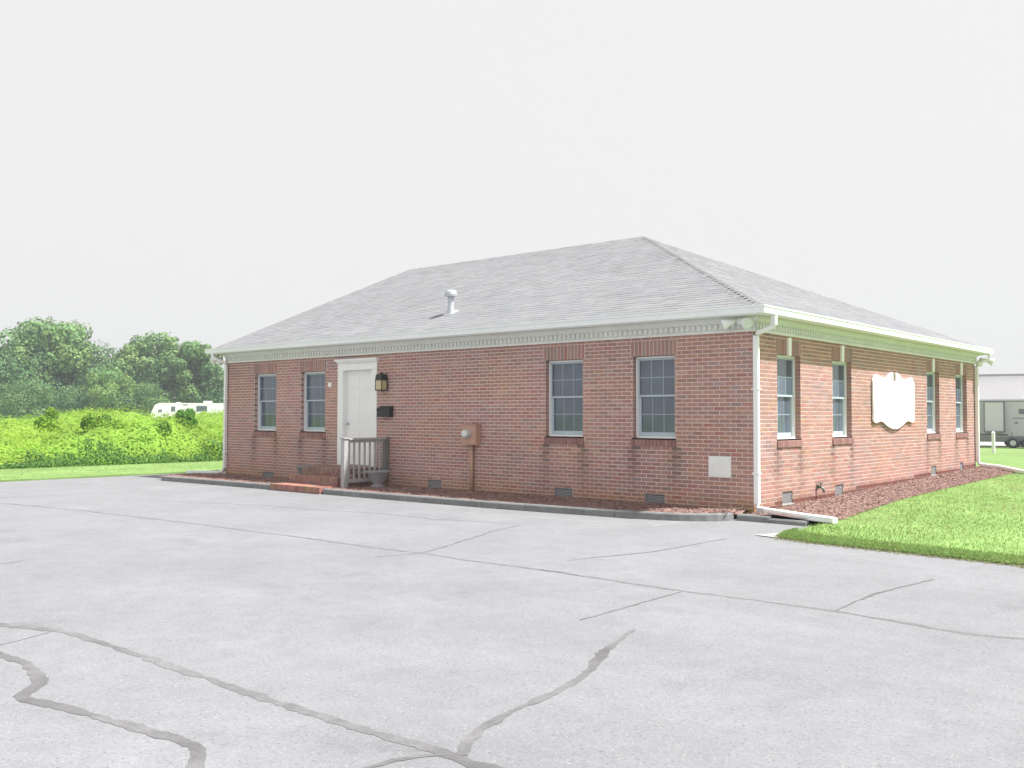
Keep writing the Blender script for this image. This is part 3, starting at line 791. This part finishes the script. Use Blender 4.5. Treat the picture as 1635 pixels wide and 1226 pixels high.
# ================================================================ stoop, railing, urns
st = tag(empty('brick_steps', (-9.7, -.8, ZA)), 'red brick entrance steps and landing below the white door', 'steps')
def brick_block(x0, x1, y0, y1, z0, z1, rowlock=True, name='step'):
    b = MB(); core = .012
    b.box(x0+core, x1-core, y0+core, y1, z0, z1-.012, tint=(.5,.41,.38))
    # rowlock tread bricks
    n = int(round((x1-x0)/.0677)); zt = .1 if z1-z0 > .12 else z1-z0-.03
    for i in range(n):
        a, c = x0+(x1-x0)*i/n+.004, x0+(x1-x0)*(i+1)/n-.004; g = RNG.uniform(.85, 1.2); cc = RNG.choice(((.36,.17,.15),(.33,.16,.15),(.36,.22,.14))) if z1 < 0 else RNG.choice(((.29,.17,.15),(.27,.17,.15),(.3,.2,.15)))
        b.box(a, c, y0, min(y1, y0+.2), z1-zt, z1, tint=tuple(q*g for q in cc))
        if y1-y0 > .22:
            yy = y0+.21
            while yy < y1-.02:
                b.box(a, c, yy, min(y1, yy+.2), z1-.05, z1, tint=tuple(q*RNG.uniform(.85,1.15) for q in cc)); yy += .21
    z = z1-zt-.01
    while z > z0+.02:
        za = max(z0, z-.057); u = x0-RNG.random()*.1
        while u < x1:
            a, c = max(u, x0), min(u+.193, x1)
            if c-a > .03: b.box(a, c, y0, y0+.1, za, z, tint=tuple(q*RNG.uniform(.85,1.15) for q in pick()))
            u += .203
        u = y0+.11
        while u < y1:
            c = min(u+.193, y1)
            for sx in (x0, x1-.1): b.box(sx, sx+.1, u, c, za, z, tint=tuple(q*RNG.uniform(.85,1.15) for q in pick()))
            u += .203
        z -= .0677
    return attach(b.build(name, MT['brick']), st)
brick_block(-10.62, -8.88, -1.74, -1.28, ZA, -.03)
brick_block(-10.55, -8.88, -1.275, -.97, ZA, .15)
brick_block(-10.50, -8.88, -.965, -.002, ZA, .315, name='landing')

rl = tag(empty('porch_railing', (-8.76, -.65, 0)), 'weathered grey wooden railing along the entrance steps', 'railing')
XR = -8.72
def rail_part(name, fn, m='wood'):
    b = MB(); fn(b); return attach(b.build(name, MT[m]), rl)
rail_part('post', lambda b: (b.box(XR-.055, XR+.055, -1.27, -1.16, -.15, .97), b.box(XR-.075, XR+.075, -1.29, -1.14, .97, .995)))
rail_part('post', lambda b: b.box(XR-.05, XR+.05, -.12, -.01, .06, .99), 'wood_dark')
rail_part('top_rail', lambda b: b.box(XR-.065, XR+.065, -1.14, -.12, .945, .985))
rail_part('bottom_rail', lambda b: b.box(XR-.03, XR+.03, -1.16, -.12, .045, .115))
rail_part('upper_rail', lambda b: b.box(XR-.02, XR+.02, -1.16, -.12, .885, .944))
for i in range(7):
    yy = -1.16+(1.04)*(i+.6)/7.2
    rail_part('baluster', lambda b: b.box(XR-.048, XR-.021, yy-.02, yy+.02, .03, .944))

def urn(name, loc, label):
    u = tag(empty(name, loc), label, 'planter', 'stone planters by the steps')
    b = MB(); b.lathe([(.15,0),(.155,.04),(.11,.07),(.12,.10),(.185,.2),(.215,.29),(.255,.325),(.262,.35),(.25,.362),(.215,.36),(.2,.31)], (0,0,0), 24); b.build('bowl', MT['urn'], u, smooth=True)
    b = MB(); b.lathe([(.205,.29),(.205,.315),(.1,.325)], (0,0,0), 16); b.build('soil', MT['soil'], u)
    b = MB(); b.box(-.16, .16, -.16, .16, -.03, .005); b.build('plinth', MT['urn'], u)
    return u
urn('stone_urn', (-8.22, -.72, -.06), 'grey cast stone urn planter right of the porch railing')
urn('stone_urn', (-11.02, -.45, -.06), 'grey cast stone urn planter left of the brick steps')

# ================================================================ things fixed to the walls
# lantern
t = tag(empty('wall_lantern', (-8.83, -.1, 2.2)), 'black wall lantern with amber glass right of the door', 'lantern')
b = MB(); b.box(-.055, .055, .085, .105, -.13, .15); b.box(-.02, .02, .0, .09, .12, .15); b.build('bracket', MT['dark_metal'], t)
b = MB(); b.hexa([(-.105,-.105,.04),(.105,-.105,.04),(.105,.085,.04),(-.105,.085,.04),(-.09,-.09,.17),(.09,-.09,.17),(.09,.07,.17),(-.09,.07,.17)]); b.lathe([(.05,.17),(.03,.2),(.01,.225)], (0,-.01,0), 10); b.build('hood', MT['dark_metal'], t)
b = MB()
for sx in (-1, 1):
    for yy in (-.1, .07): b.box(sx*.1-.007 if sx < 0 else .093-.0, sx*.1+.007 if sx < 0 else .107, yy, yy+.014, -.17, .04)
b.box(-.107, .107, -.105, .09, -.19, -.17); b.build('cage', MT['dark_metal'], t)
b = MB(); b.box(-.085, .085, -.085, .065, -.168, .038); b.build('glass', MT['lamp_glass'], t)
# mailbox
t = tag(empty('mailbox', (-8.745, -.02, 1.43)), 'black metal mailbox on the brick right of the door', 'mailbox')
b = MB(); b.prism([(-.2,0),(.2,0),(.2,.2),(-.2,.2)], -.11, -.005); b.build('body', MT['dark_metal'], t)
b = MB(); b.hexa([(-.21,-.125,.15),(.21,-.125,.15),(.21,.0,.20),(-.21,.0,.20),(-.21,-.13,.165),(.21,-.13,.165),(.21,.0,.245),(-.21,.0,.245)]); b.build('lid', MT['dark_metal'], t)
b = MB(); b.tube([(-.15,-.09,-.0),(-.15,-.1,-.04),(-.15,-.13,-.05)], .006, seg=6); b.tube([(.15,-.09,-.0),(.15,-.1,-.04),(.15,-.13,-.05)], .006, seg=6); b.build('paper_hook', MT['dark_metal'], t)
# door number / bell plate
t = tag(empty('doorbell', (-10.745, 0, 2.175)), 'small white square plate on the brick left of the door', 'wall plate')
b = MB(); b.box(-.06, .06, -.022, 0, -.05, .05); b.build('plate', MT['white'], t)
b = MB(); b.box(-.045, .045, -.03, -.0225, -.035, .035); b.build('cover', MT['white'], t)
# electric meter
t = tag(empty('electric_meter', (-6.15, 0, .88)), 'salmon painted electric meter box with round glass dial on brick', 'meter')
b = MB(); b.box(-.2, .2, -.14, -.002, 0, .39); b.build('box', MT['salmon'], t)
b = MB(); b.box(-.185, .185, -.15, -.1405, .015, .375); b.box(-.21, .21, -.155, 0, .3905, .405); b.build('cover', MT['salmon'], t)
b = MB(); b.lathe([(.095,0),(.095,.02),(.085,.03)], (-.02,-.15,.215), 20, 'y'); b.build('ring', MT['galv'], t, smooth=True)
b = MB(); b.lathe([(.082,.03),(.08,.1),(.065,.125),(.03,.135)], (-.02,-.15,.215), 20, 'y'); b.build('dial', MT['meter_glass'], t, smooth=True)
b = MB(); b.tube([(.0,-.05,.0),(.0,-.05,-1.02)], .037, seg=12); b.build('conduit', MT['salmon'], t, smooth=True)
b = MB(); b.box(-.055,.055,-.025,0,-.6,-.575); b.build('strap', MT['salmon'], t)
# cornerstone
t = tag(empty('cornerstone_plaque', (-.6, 0, .46)), 'pale square stone plaque low on the brick by the corner', 'plaque')
b = MB(); b.box(-.205, .205, -.014, .02, 0, .345); b.build('slab', MT['plaque'], t)
b = MB(); b.box(-.185, .185, -.018, -.0142, .02, .325); b.build('face', MT['plaque'], t)
# hanging sign: scrolled shield outline
half = [(u*1.225, (1-f)*1.19) for u, f in ((0,.16),(.065,.16),(.065,.01),(.12,0),(.22,.02),(.30,.06),(.38,.10),(.5,.112),(.62,.10),(.75,.075),(.86,.06),(.92,.085),(.97,.13),(1,.17),(1,.5),(.988,.7),(1,.83),(.98,.86),(.92,.885),(.86,.89),(.80,.875),(.68,.858),(.58,.868),(.48,.90),(.35,.945),(.2,.98),(.08,.998),(0,1.0))]
full = [(x, z) for x, z in half[::-1]] + [(-x, z) for x, z in half[1:]]
full = full[1:-1] if full[0] == full[-1] else full
t = tag(empty('shield_sign', (0.0, 6.345, 1.20)), 'large blank white scrolled shield sign on the sunny brick side wall', 'sign')
t.rotation_euler = (0, 0, math.pi/2)
S = 1.0
poly = []
for p in [(x*1.0, z*S) for x, z in full]:
    if not poly or (abs(p[0]-poly[-1][0])+abs(p[1]-poly[-1][1]) > 1e-6): poly.append(p)
b = MB(); b.prism(poly[::-1] if False else poly, -.05, -.015); b.build('board', MT['white'], t)
b = MB(); b.box(-.6,-.5,-.0145,-.0005,.3,.8); b.build('mounting_batten', MT['wood_dark'], t); b = MB(); b.box(.5,.6,-.0145,-.0005,.3,.8); b.build('mounting_batten', MT['wood_dark'], t)
# hose tap
t = tag(empty('hose_tap', (0, 2.46, .2)), 'small green tarnished garden tap low on the side wall', 'tap')
b = MB(); b.tube([(0,0,0),(.07,0,0),(.11,0,-.03),(.13,0,-.09)], .024, seg=8); b.build('spout', MT['faucet'], t, smooth=True)
b = MB(); b.tube([(.06,0,0),(.06,0,.07)], .012, seg=6); b.lathe([(.01,.06),(.05,.065),(.05,.08),(.01,.085)], (.06,0,0), 8); b.build('handle', MT['faucet'], t)
b = MB(); b.lathe([(.045,-.0),(.04,.012)], (0,0,0), 10, 'y'); o = b.build('escutcheon', MT['faucet'], t); o.rotation_euler = (0,0,math.pi/2)
# floodlights
def flood(loc, rotz, label, spread=.16):
    t = tag(empty('floodlight', loc, rotz), label, 'floodlight', 'floodlights under the eaves')
    b = MB(); b.lathe([(.06,0),(.06,.03),(.03,.045)], (0,0,0), 14, 'y'); b.build('base', MT['white'], t, smooth=True)
    for s in (-1, 1):
        b = MB(); b.tube([(0,-.03,0),(s*.05,-.06,.02),(s*.08,-.07,0)], .014, seg=8); b.build('arm', MT['white'], t, smooth=True)
        d = Vector((s*.75, -.55, -.35)).normalized(); p = Vector((s*.07,-.07,.0))
        b = MB(); b.tube([p-d*.02, p+d*.02, p+d*.09, p+d*.19, p+d*.2], [.03,.045,.06,.095,.098], [.03,.045,.06,.095,.098], seg=16); hd_ = b.build('lamp_head', MT['white'], t, smooth=True)
        b = MB(); b.tube([p+d*.2005, p+d*.206], .082, seg=16); b.build('lens', MT['meter_glass'], t)
    return t
flood((-.17,-.11,3.0), 0, 'twin white floodlight at the near corner of the building')
flood((-L-.14,-.05,2.95), math.radians(-60), 'twin white floodlight at the left end of the front eaves')
flood((.14, D+.06, 2.93), math.radians(150), 'twin white floodlight at the far end of the side eaves')

# ================================================================ vegetation
def leaf_cloud(centres, normals, size, jitter, tints):
    n = len(centres)
    nn = normals + NP.normal(0, jitter, (n, 3)); nn /= np.linalg.norm(nn, axis=1)[:, None]+1e-9
    rv = NP.normal(0, 1, (n, 3)); a = np.cross(nn, rv); a /= np.linalg.norm(a, axis=1)[:, None]+1e-9
    c = np.cross(nn, a); s = size*NP.uniform(.6, 1.35, (n, 1)); asp = NP.uniform(.5, .9, (n, 1))
    V = np.stack([centres-a*s, centres-c*s*asp+nn*s*.15, centres+a*s, centres+c*s*asp+nn*s*.15], 1).reshape(-1, 3)
    return V, np.arange(n*4).reshape(n, 4), tints
def make_tree(loc, h, rx, seed, label, tone=(1,1,1), nleaf=17000, low=.06, lobes=44):
    rg = np.random.default_rng(seed); rr = random.Random(seed)
    t = tag(empty('tree', loc), label, 'tree', 'trees of the wood behind the field')
    b = MB(); th = h*.55
    b.tube([(0,0,-.3),(.1,0,th*.4),(-.1,.1,th),(0,0,h*.8)], [h*.022,h*.018,h*.012,h*.004], seg=8)
    for i in range(6):
        a = rr.uniform(0, 6.28); z = rr.uniform(.3, .65)*h; l = rx*rr.uniform(.45, .8)
        b.tube([(0,0,z),(math.cos(a)*l*.5,math.sin(a)*l*.5,z+l*.35),(math.cos(a)*l,math.sin(a)*l,z+l*.6)], [h*.009,h*.006,h*.002], seg=6)
    b.build('trunk', MT['bark'], t)
    zc_, rz = h*(1+low)/2, h*(1-low)/2
    cs, ns, ts = [], [], []
    L_ = []
    for i in range(lobes):
        z = rg.uniform(-.95, .85); a = rg.uniform(0, 6.283); rad = math.sqrt(max(0, 1-z*z))*rg.uniform(.55, .85)
        L_.append((rad*math.cos(a)*rx, rad*math.sin(a)*rx, zc_+z*rz*.82, rx*rg.uniform(.18, .36)))
    L_.append((0,0,zc_+rz*.62, rx*.4))
    for (x, y, z, r) in L_:
        m = int(nleaf*(r*r)/sum(q[3]**2 for q in L_))
        d = rg.normal(0, 1, (m, 3)); d /= np.linalg.norm(d, axis=1)[:, None]
        rad = r*rg.uniform(.72, 1.1, (m, 1))**.7*(1+.22*np.sin(d[:, :1]*5+seed)*np.cos(d[:, 1:2]*6))
        p = np.array([x, y, z])+d*rad*np.array([1, 1, .8])
        cs.append(p); ns.append(d)
        g = rg.uniform(.8, 1.15)*rg.uniform(.75, 1.25, (m, 1)); wm = rg.uniform(-.08, .12)
        ts.append(np.concatenate([g*(1+wm), g, g*(1-wm)], 1)*np.array(tone)*1.25)
    p = np.concatenate(cs); V, F, T = leaf_cloud(p, np.concatenate(ns), h*.015, .35, np.concatenate(ts))
    np_mesh('crown', V, F, MT['tree_a'], T, t)
    return t
TREES = [
    ((-121.5, 36.0, -.3), 13.1, 5.6, 'dense green tree cut off by the left edge of the picture', (1, 1, 0.95)),
    ((-121.4, 41.4, -.3), 14.7, 6.6, 'tallest broad crowned tree of the wood on the left', (1.05, 1.05, 0.9)),
    ((-120.0, 49.1, -.3), 10.4, 6.5, 'lower dark tree in the dip between the two tall crowns', (0.8, 0.85, 0.95)),
    ((-114.7, 52.8, -.3), 13.7, 5.5, 'tall rounded tree left of the building eaves', (1.05, 1.05, 0.95)),
    ((-109.9, 55.2, -.3), 12.5, 4.3, 'tree whose crown touches the left end of the building roof', (0.95, 1.0, 0.95)),
    ((-107.5, 42.9, -.3), 7.7, 3.7, 'shorter paler tree standing in front of the dark middle of the wood', (1.15, 1.15, 0.9)),
    ((-110.5, 33.8, -.3), 6.0, 3.8, 'low grey green tree in front at the left of the wood', (0.9, 0.95, 1.0)),
    ((-111.1, 39.9, -.3), 5.2, 3.4, 'small bushy tree in front of the dark hollow in the wood', (0.8, 0.9, 1.0)),
    ((-105.7, 46.3, -.3), 5.7, 3.5, 'low spreading tree just left of the white camper', (0.95, 1.0, 0.95)),
    ((-113.0, 59.8, -.3), 8.0, 4.8, 'dark tree directly behind the white camper', (0.7, 0.8, 0.9)),
    ((-125.3, 47.3, -.3), 8.1, 5.7, 'dark tree deep in the wood behind the small bushy one', (0.65, 0.75, 0.85)),
    ((-121.0, 36.0, -.3), 9.5, 8.0, 'dim tree behind the low grey green one at the left', (.72, .82, .86)),
    ((-118.5, 46.5, -.3), 10.8, 8.0, 'dim tree in the hollow behind the paler front tree', (.72, .82, .86)),
    ((-114.0, 56.0, -.3), 10.5, 8.0, 'dim tree between the tall rounded tree and the camper', (.72, .82, .86)),
    ((-108.0, 63.5, -.3), 9.5, 8.0, 'dim tree low behind the roof end and the camper', (.72, .82, .86)),
]
for i, (loc, h, r, lab, tone) in enumerate(TREES): make_tree(loc, h, r, 20+i, lab, tone)


# vine thicket along the left field
def th_h(x, y):
    e_ = np.clip((-22.9-x)/1.6, 0, 1)**.6
    return e_*(.86+.30*np.sin(x*.55+1.2*np.sin(y*.4))+.24*np.sin(y*.7+x*.3+1)+.26*np.abs(np.sin(x*1.1+y*.9))+.2*np.abs(np.sin(y*1.6-x*.7))+.1*np.sin(y*4.9+x*.7)+.006*np.clip(-x-22, 0, 40))
gx = np.concatenate([np.linspace(-22.7, -25, 14), np.linspace(-25.6, -62, 50)]); gy = np.linspace(-14, 34, 90)
X, Y_ = np.meshgrid(gx, gy, indexing='ij'); Zt = th_h(X, Y_)-.30
V = np.stack([X, Y_, Zt], -1).reshape(-1, 3); ni, nj = X.shape
idx = np.arange(ni*nj).reshape(ni, nj)
F = np.stack([idx[:-1, :-1], idx[:-1, 1:], idx[1:, 1:], idx[1:, :-1]], -1).reshape(-1, 4)
thk = np_mesh('vine_thicket', V, F, MT['under'], smooth=True)
tag(thk, 'bright green thicket of vines and weeds beyond the left lawn', 'thicket', kind='stuff')
n = 150000
xx = -22.6-NP.random(n)**1.9*38; yy = NP.uniform(-13, 33, n)
hh = th_h(xx, yy); zz_ = hh-.18-np.where(NP.random(n) < .45, NP.random(n)**2*np.minimum(hh, .7), 0)+NP.normal(0, .09, n)
eps = .15
gxn = -(th_h(xx+eps, yy)-th_h(xx-eps, yy))/(2*eps); gyn = -(th_h(xx, yy+eps)-th_h(xx, yy-eps))/(2*eps)
nr_ = np.stack([np.clip(gxn, -2, 2), gyn, np.ones(n)], 1); nr_ /= np.linalg.norm(nr_, axis=1)[:, None]
g = NP.uniform(.8, 1.15, n)*(1+.26*np.sin(xx*.8+yy*.5)*np.sin(yy*.9)+.14*np.sin(xx*2.1-yy*1.7)); wm = .12*np.sin(xx*.45+2)*np.sin(yy*.6+1)+NP.normal(0, .06, n)
V, F, T = leaf_cloud(np.stack([xx, yy, zz_], 1), nr_, .05, .38, np.stack([g*(1+wm), g, g*(1-wm)], 1))
V[:, 2] = np.maximum(V[:, 2], -.16)
lv = np_mesh('vine_leaves', V, F, MT['vine'], T, thk); tag(lv, kind='stuff')
n = 26000
yy = NP.uniform(-12, 24, n); xx = -22.3-NP.random(n)*1.5
top = (.28+.22*np.sin(yy*1.3+1)+.16*np.sin(yy*3.1)+.1*np.sin(yy*7.3))*np.clip((-22.2-xx)/.8, .15, 1)
zz_ = -.14+NP.random(n)*np.clip(top+.16, .05, 1)
dd = np.stack([NP.normal(.5, .4, n), NP.normal(0, .5, n), NP.uniform(.1, 1, n)], 1)
g = NP.uniform(.55, 1.05, n)
V, F, T = leaf_cloud(np.stack([xx, yy, zz_], 1), dd, .045, .6, np.stack([g*.62, g*.78, g*1.5], 1))
wd_ = np_mesh('weed_leaves', V, F, MT['vine'], T, thk); tag(wd_, kind='stuff')
def shrub(loc, h, r, label, seed, tone):
    rg = np.random.default_rng(seed); t = tag(empty('shrub', loc), label, 'shrub', 'young shrubs in the thicket')
    b = MB()
    for i in range(5):
        a = i*1.3; b.tube([(0,0,0),(math.cos(a)*r*.3,math.sin(a)*r*.3,h*.5),(math.cos(a)*r*.55,math.sin(a)*r*.55,h*.85)], [.025,.018,.006], seg=5)
    b.build('stem', MT['bark'], t)
    ps, ds = [], []
    for q in range(11):
        c0 = np.array([rg.uniform(-.8, .8)*r, rg.uniform(-.8, .8)*r, h*rg.uniform(.25, .85)]); rl = r*rg.uniform(.3, .6)*(1.2-c0[2]/h*.5)
        d = rg.normal(0, 1, (350, 3)); d /= np.linalg.norm(d, axis=1)[:, None]
        ps.append(c0+d*rl*rg.uniform(.6, 1.15, (350, 1))*np.array([1, 1, 1.1])); ds.append(d)
    p, d = np.concatenate(ps), np.concatenate(ds); m = len(p)
    g = rg.uniform(.6, 1.2, (m, 1)); V, F, T = leaf_cloud(p, d, .05, .5, np.concatenate([g, g, g], 1)*np.array(tone))
    np_mesh('crown', V, F, MT['vine'], T, t)
SHRUBS = [
    ((-26.16, 2.05, 0.33), 1.30, 0.55, 'dark green sapling rising from the middle of the thicket', (0.66, 0.82, 0.75)),
    ((-24.29, 3.46, 0.11), 1.05, 0.50, 'dark shrub at the front of the thicket toward the building', (0.68, 0.84, 0.8)),
    ((-27.37, 6.12, 0.42), 1.30, 0.50, 'blue green sapling in front of the white camper', (0.55, 0.78, 1.1)),
    ((-31.44, 2.52, 0.29), 1.40, 0.60, 'yellow green bush on the skyline at the left of the thicket', (0.9, 1, 0.8)),
]
for i, (loc, h, r, lab, tone) in enumerate(SHRUBS): shrub(loc, h, r, lab, 70+i, tone)


# grass blades
def blades(n, fn, hgt, parent, wid=.006, tone=None, name='grass'):
    P = np.array([fn() for _ in range(n)]); a = NP.uniform(0, 6.283, n); h = hgt*NP.uniform(.5, 1.3, n); ln = NP.normal(0, .45, (n, 2))*h[:, None]
    ux = np.stack([np.cos(a), np.sin(a), np.zeros(n)], 1)*wid*NP.uniform(.6, 1.5, (n, 1))
    tip = P+np.concatenate([ln, h[:, None]], 1)
    V = np.stack([P-ux, P+ux, tip], 1).reshape(-1, 3); F = np.arange(n*3).reshape(n, 3)
    g = NP.uniform(.65, 1.3, (n, 1)); dry = (NP.random((n, 1)) < .07)
    pt = (np.sin(P[:, :1]*1.1+1.3*np.sin(P[:, 1:2]*.7))*np.sin(P[:, 1:2]*.9+P[:, :1]*.4)).clip(0, 1)   # drier patches
    T = np.concatenate([g*(1+dry*.9)*(1+.45*pt), g*(1+.08*pt), g*(1+dry*.6)*(1+.5*pt)], 1)
    if tone is not None: T = g*np.array([tone])
    o = np_mesh(name, V, F, MT['blade'], T, parent); tag(o, kind='stuff'); return o
def g_right():
    while True:
        if RNG.random() < .22:
            i = RNG.randrange(2, 8); a, c = ed[i], ed[i+1]; f = RNG.random()*(1 if i < 7 else .08); q = RNG.random()**2*.5
            return (a[0]+(c[0]-a[0])*f, a[1]+(c[1]-a[1])*f+q-.10, -.137+.02*q if q > .1 else -.16+.2*q)
        y = -2.4+RNG.random()**1.6*15; x = RNG.uniform(1.0, 9)
        xl = np.interp(y, [-2, -1.2, -.3, 1.05, 3.4, 6, 13], [1.45, 1.32, 1.42, 1.28, 1.08, 1.02, 1.0]); yl = np.interp(x, [q[0] for q in ed[2:]], [q[1] for q in ed[2:]])
        if x > xl-.05 and y > yl and y < 13:
            z = -.09+.014*max(0, y)*np.interp(x, [1, 3, 8], [1, .6, 0])-.045*min(1, max(0, -y)/2.2)
            return (x, y, z-.005)
blades(80000, g_right, .032, lawn_r, .007)
def g_edge():
    i = RNG.randrange(2, 8); a, c = ed[i], ed[i+1]; f = RNG.random()*(1 if i < 7 else .08)
    return (a[0]+(c[0]-a[0])*f-.03, a[1]+(c[1]-a[1])*f-.10-abs(RNG.gauss(0, .035))*(1+math.sin(f*40)), -.167)
blades(3500, g_edge, .02, lawn_r, .006, (1.5, .95, 1.9), 'dry_grass')
blades(30000, lambda: (-17.45-RNG.random()*5.6, RNG.uniform(-12, 22), -.135), .022, strip, .009)

# ================================================================ far things

def wheel(parent, x, y, z, r=.36, wd=.22):
    wh = MB(); wh.lathe([(r*.6,-wd/2),(r*.95,-wd/2),(r,-wd*.3),(r,wd*.3),(r*.95,wd/2),(r*.6,wd/2)], (x,y,z), 18, 'y'); o = wh.build('wheel', MT['tyre'], parent, smooth=True)
    h = MB(); h.lathe([(r*.58,wd*.2),(r*.5,wd*.52),(r*.15,wd*.55)], (x,y,z), 14, 'y'); h.build('hub', MT['galv'], parent)
def camper(name, loc, rotz, length, label, colour, height=2.75, slides=(), windows=(), dark=()):
    """local x along the trailer, visible side faces -y"""
    t = tag(empty(name, loc, rotz), label, 'camper')
    zb = .55; W2 = 1.2
    b = MB(); prof = [(0,zb+.35),(.35,zb),(length,zb),(length,zb+height-.12),(length-.12,zb+height),(1.05,zb+height),(.5,zb+height-.25),(.05,zb+1.35)]
    b.prism(prof, -W2, W2); b.build('body', MT[colour], t)
    b = MB(); b.box(.3, length-.1, -W2+.1, W2-.1, zb-.22, zb-.005); b.build('chassis', MT['rv_trim'], t)
    b = MB(); b.box(.4, length-.02, -W2-.012, -W2-.001, zb+.0, zb+.10); b.box(1.2, length-.15, -W2-.012, -W2-.001, zb+height-.16, zb+height-.11); b.build('trim', MT['rv_trim' if colour == 'rv_grey' else 'rv_pale'], t)
    for x in (length*.56, length*.56+.85):
        for s in (-1, 1): wheel(t, x, s*(W2-.12), .36)
    for (x0, x1, z0, z1) in windows:
        b = MB(); b.box(x0, x1, -W2-.03, -W2-.001, z0, z1); f = b.build('window', MT['rv_trim'], t)
        b = MB(); b.box(x0+.05, x1-.05, -W2-.036, -W2-.0305, z0+.05, z1-.05); b.build('pane', MT['glass'], f)
    for (x0, x1, z0, z1, dp) in slides:
        b = MB(); b.box(x0, x1, -W2-dp, -W2-.002, z0, z1); f = b.build('slide_out', MT['rv_pale'], t)
        b = MB(); b.box(x0-.05, x0, -W2-dp-.02, -W2-.02, z0-.05, z1+.05); b.box(x1, x1+.09, -W2-dp-.02, -W2-.02, z0-.05, z1+.05); b.box(x0, x1, -W2-dp-.02, -W2-.02, z1, z1+.05); b.box(x0, x1, -W2-dp-.02, -W2-.02, z0-.05, z0); b.build('slide_trim', MT['rv_trim'], f)
    for (x0, x1, z0, z1) in dark:
        b = MB(); b.box(x0, x1, -W2-.02, -W2-.0125, z0, z1); b.build('hatch', MT['rv_trim'], t)
    b = MB(); b.box(length*.62, length*.62+1.0, -.4, .4, zb+height, zb+height+.26); b.build('air_conditioner', MT['rv_white'], t)
    b = MB(); b.box(length*.3, length*.3+.5, -.3, .3, zb+height, zb+height+.1); b.build('roof_vent', MT['rv_pale'], t)
    b = MB(); b.tube([(.3,-.6,zb-.1),(-.9,0,zb-.12),(.3,.6,zb-.1)], .06, .06, square=True); b.tube([(-.75,0,zb-.1),(-.75,0,.0)], .04, seg=8); b.build('hitch', MT['rv_trim'], t)
    return t
camper('travel_trailer', (-98.1, 42.9, -.3), math.radians(59.5), 9.5, 'white travel trailer half hidden behind the thicket', 'rv_white', height=2.62, windows=((2.3,2.75,2.2,2.75),(5.1,6.3,2.2,2.85)), dark=((.9,1.3,2.1,2.4),(3.6,4.1,2.9,3.0)))
camper('travel_trailer', (-16.1, 54.6, slope_z(0,56)), math.radians(13.5), 12.0, 'grey travel trailer with slide-out beyond the right end of the building', 'rv_grey', height=2.6, slides=((5.25,6.35,1.05,2.95,.45),), windows=((7.25,7.6,2.2,2.5),(7.75,8.9,1.75,2.4)), dark=((7.0,7.2,1.55,1.65),(7.7,9.2,1.15,1.45),(6.9,7.7,1.88,1.93),(4.2,6.6,.56,.86)))
# low flat trailer parked in front of it
t = tag(empty('flatbed_trailer', (-9.0, 52.2, slope_z(0,52)), math.radians(10)), 'low grey flatbed trailer parked in front of the grey camper', 'trailer')
b = MB(); b.box(-3.5, 4.5, -1.0, 1.0, .55, .72); b.build('deck', MT['wood_dark'], t)
b = MB(); b.box(-3.5, 4.5, -1.05, -1.0, .45, .75); b.box(-3.5, 4.5, 1.0, 1.05, .45, .75); b.box(-3.5,-3.44,-1,1,.45,.75); b.build('frame_rail', MT['rv_trim'], t)
for i in range(5):
    b = MB(); b.box(-3.3+i*1.9, -3.24+i*1.9, -1.1, -1.051, .45, 1.0); b.build('stake', MT['rv_trim'], t)
for x in (.6, 1.4):
    for s in (-1, 1): wheel(t, x, s*1.16, .34, r=.34, wd=.2)
b = MB(); b.tube([(-3.45,-.6,.55),(-4.9,0,.5),(-3.45,.6,.55)], .05, .05, square=True); b.build('tongue', MT['rv_trim'], t)
# white marker post
t = tag(empty('marker_post', (-6.4, 39.5, slope_z(0,39.5))), 'short white wooden post on the grass before the trailers', 'post')
b = MB(); b.box(-.07, .07, -.07, .07, -.1, 1.05); b.build('shaft', MT['rv_white'], t)
b = MB(); b.hexa([(-.08,-.08,1.051),(.08,-.08,1.051),(.08,.08,1.051),(-.08,.08,1.051),(-.01,-.01,1.13),(.01,-.01,1.13),(.01,.01,1.13),(-.01,.01,1.13)]); b.build('cap', MT['rv_white'], t)
# barn
t = tag(empty('barn', (-8, 90, -.66), math.radians(13.5)), 'long white metal barn behind the parked trailers', 'barn')
def ribs(b, x0, x1, y, z0, z1):
    b.box(x0, x1, y, y+.2, z0, z1); x = x0+.15
    while x < x1-.1: b.box(x, x+.05, y-.03, y-.001, z0, z1); x += .3
b = MB(); ribs(b, -26, 30, -7, 0, 5.85); b.build('wall', MT['barn'], t)
b = MB(); b.box(-26, -25.8, -6.79, 12, 0, 5.85); b.box(29.8, 30, -6.79, 12, 0, 5.85); b.box(-25.79, 29.79, 11.8, 12, 0, 5.85); b.build('end_wall', MT['barn'], t)
b = MB(); b.hexa([(-26.3,-7.3,5.86),(30.3,-7.3,5.86),(30.3,12.3,6.2),(-26.3,12.3,6.2),(-26.3,-7.3,5.94),(30.3,-7.3,5.94),(30.3,12.3,6.3),(-26.3,12.3,6.3)]); b.build('roof', MT['barn'], t)
b = MB(); b.box(-26.35, 30.35, -7.36, -7.305, 5.80, 6.0); b.build('eave_trim', MT['barn_trim'], t)


# ================================================================ summer haze
b = MB(); b.box(-260, 120, -60, 160, -1.9, 18.5)
hm = bpy.data.materials.new('haze_air'); hm.use_nodes = True
hn = hm.node_tree; hn.nodes.clear()
ho = hn.nodes.new('ShaderNodeOutputMaterial'); hv = hn.nodes.new('ShaderNodeVolumePrincipled')
hv.inputs['Color'].default_value = (.86, .93, 1, 1); hv.inputs['Density'].default_value = .0010; hv.inputs['Anisotropy'].default_value = .2
hn.links.new(hv.outputs[0], ho.inputs['Volume'])
tag(b.build('haze', hm), kind='stuff')
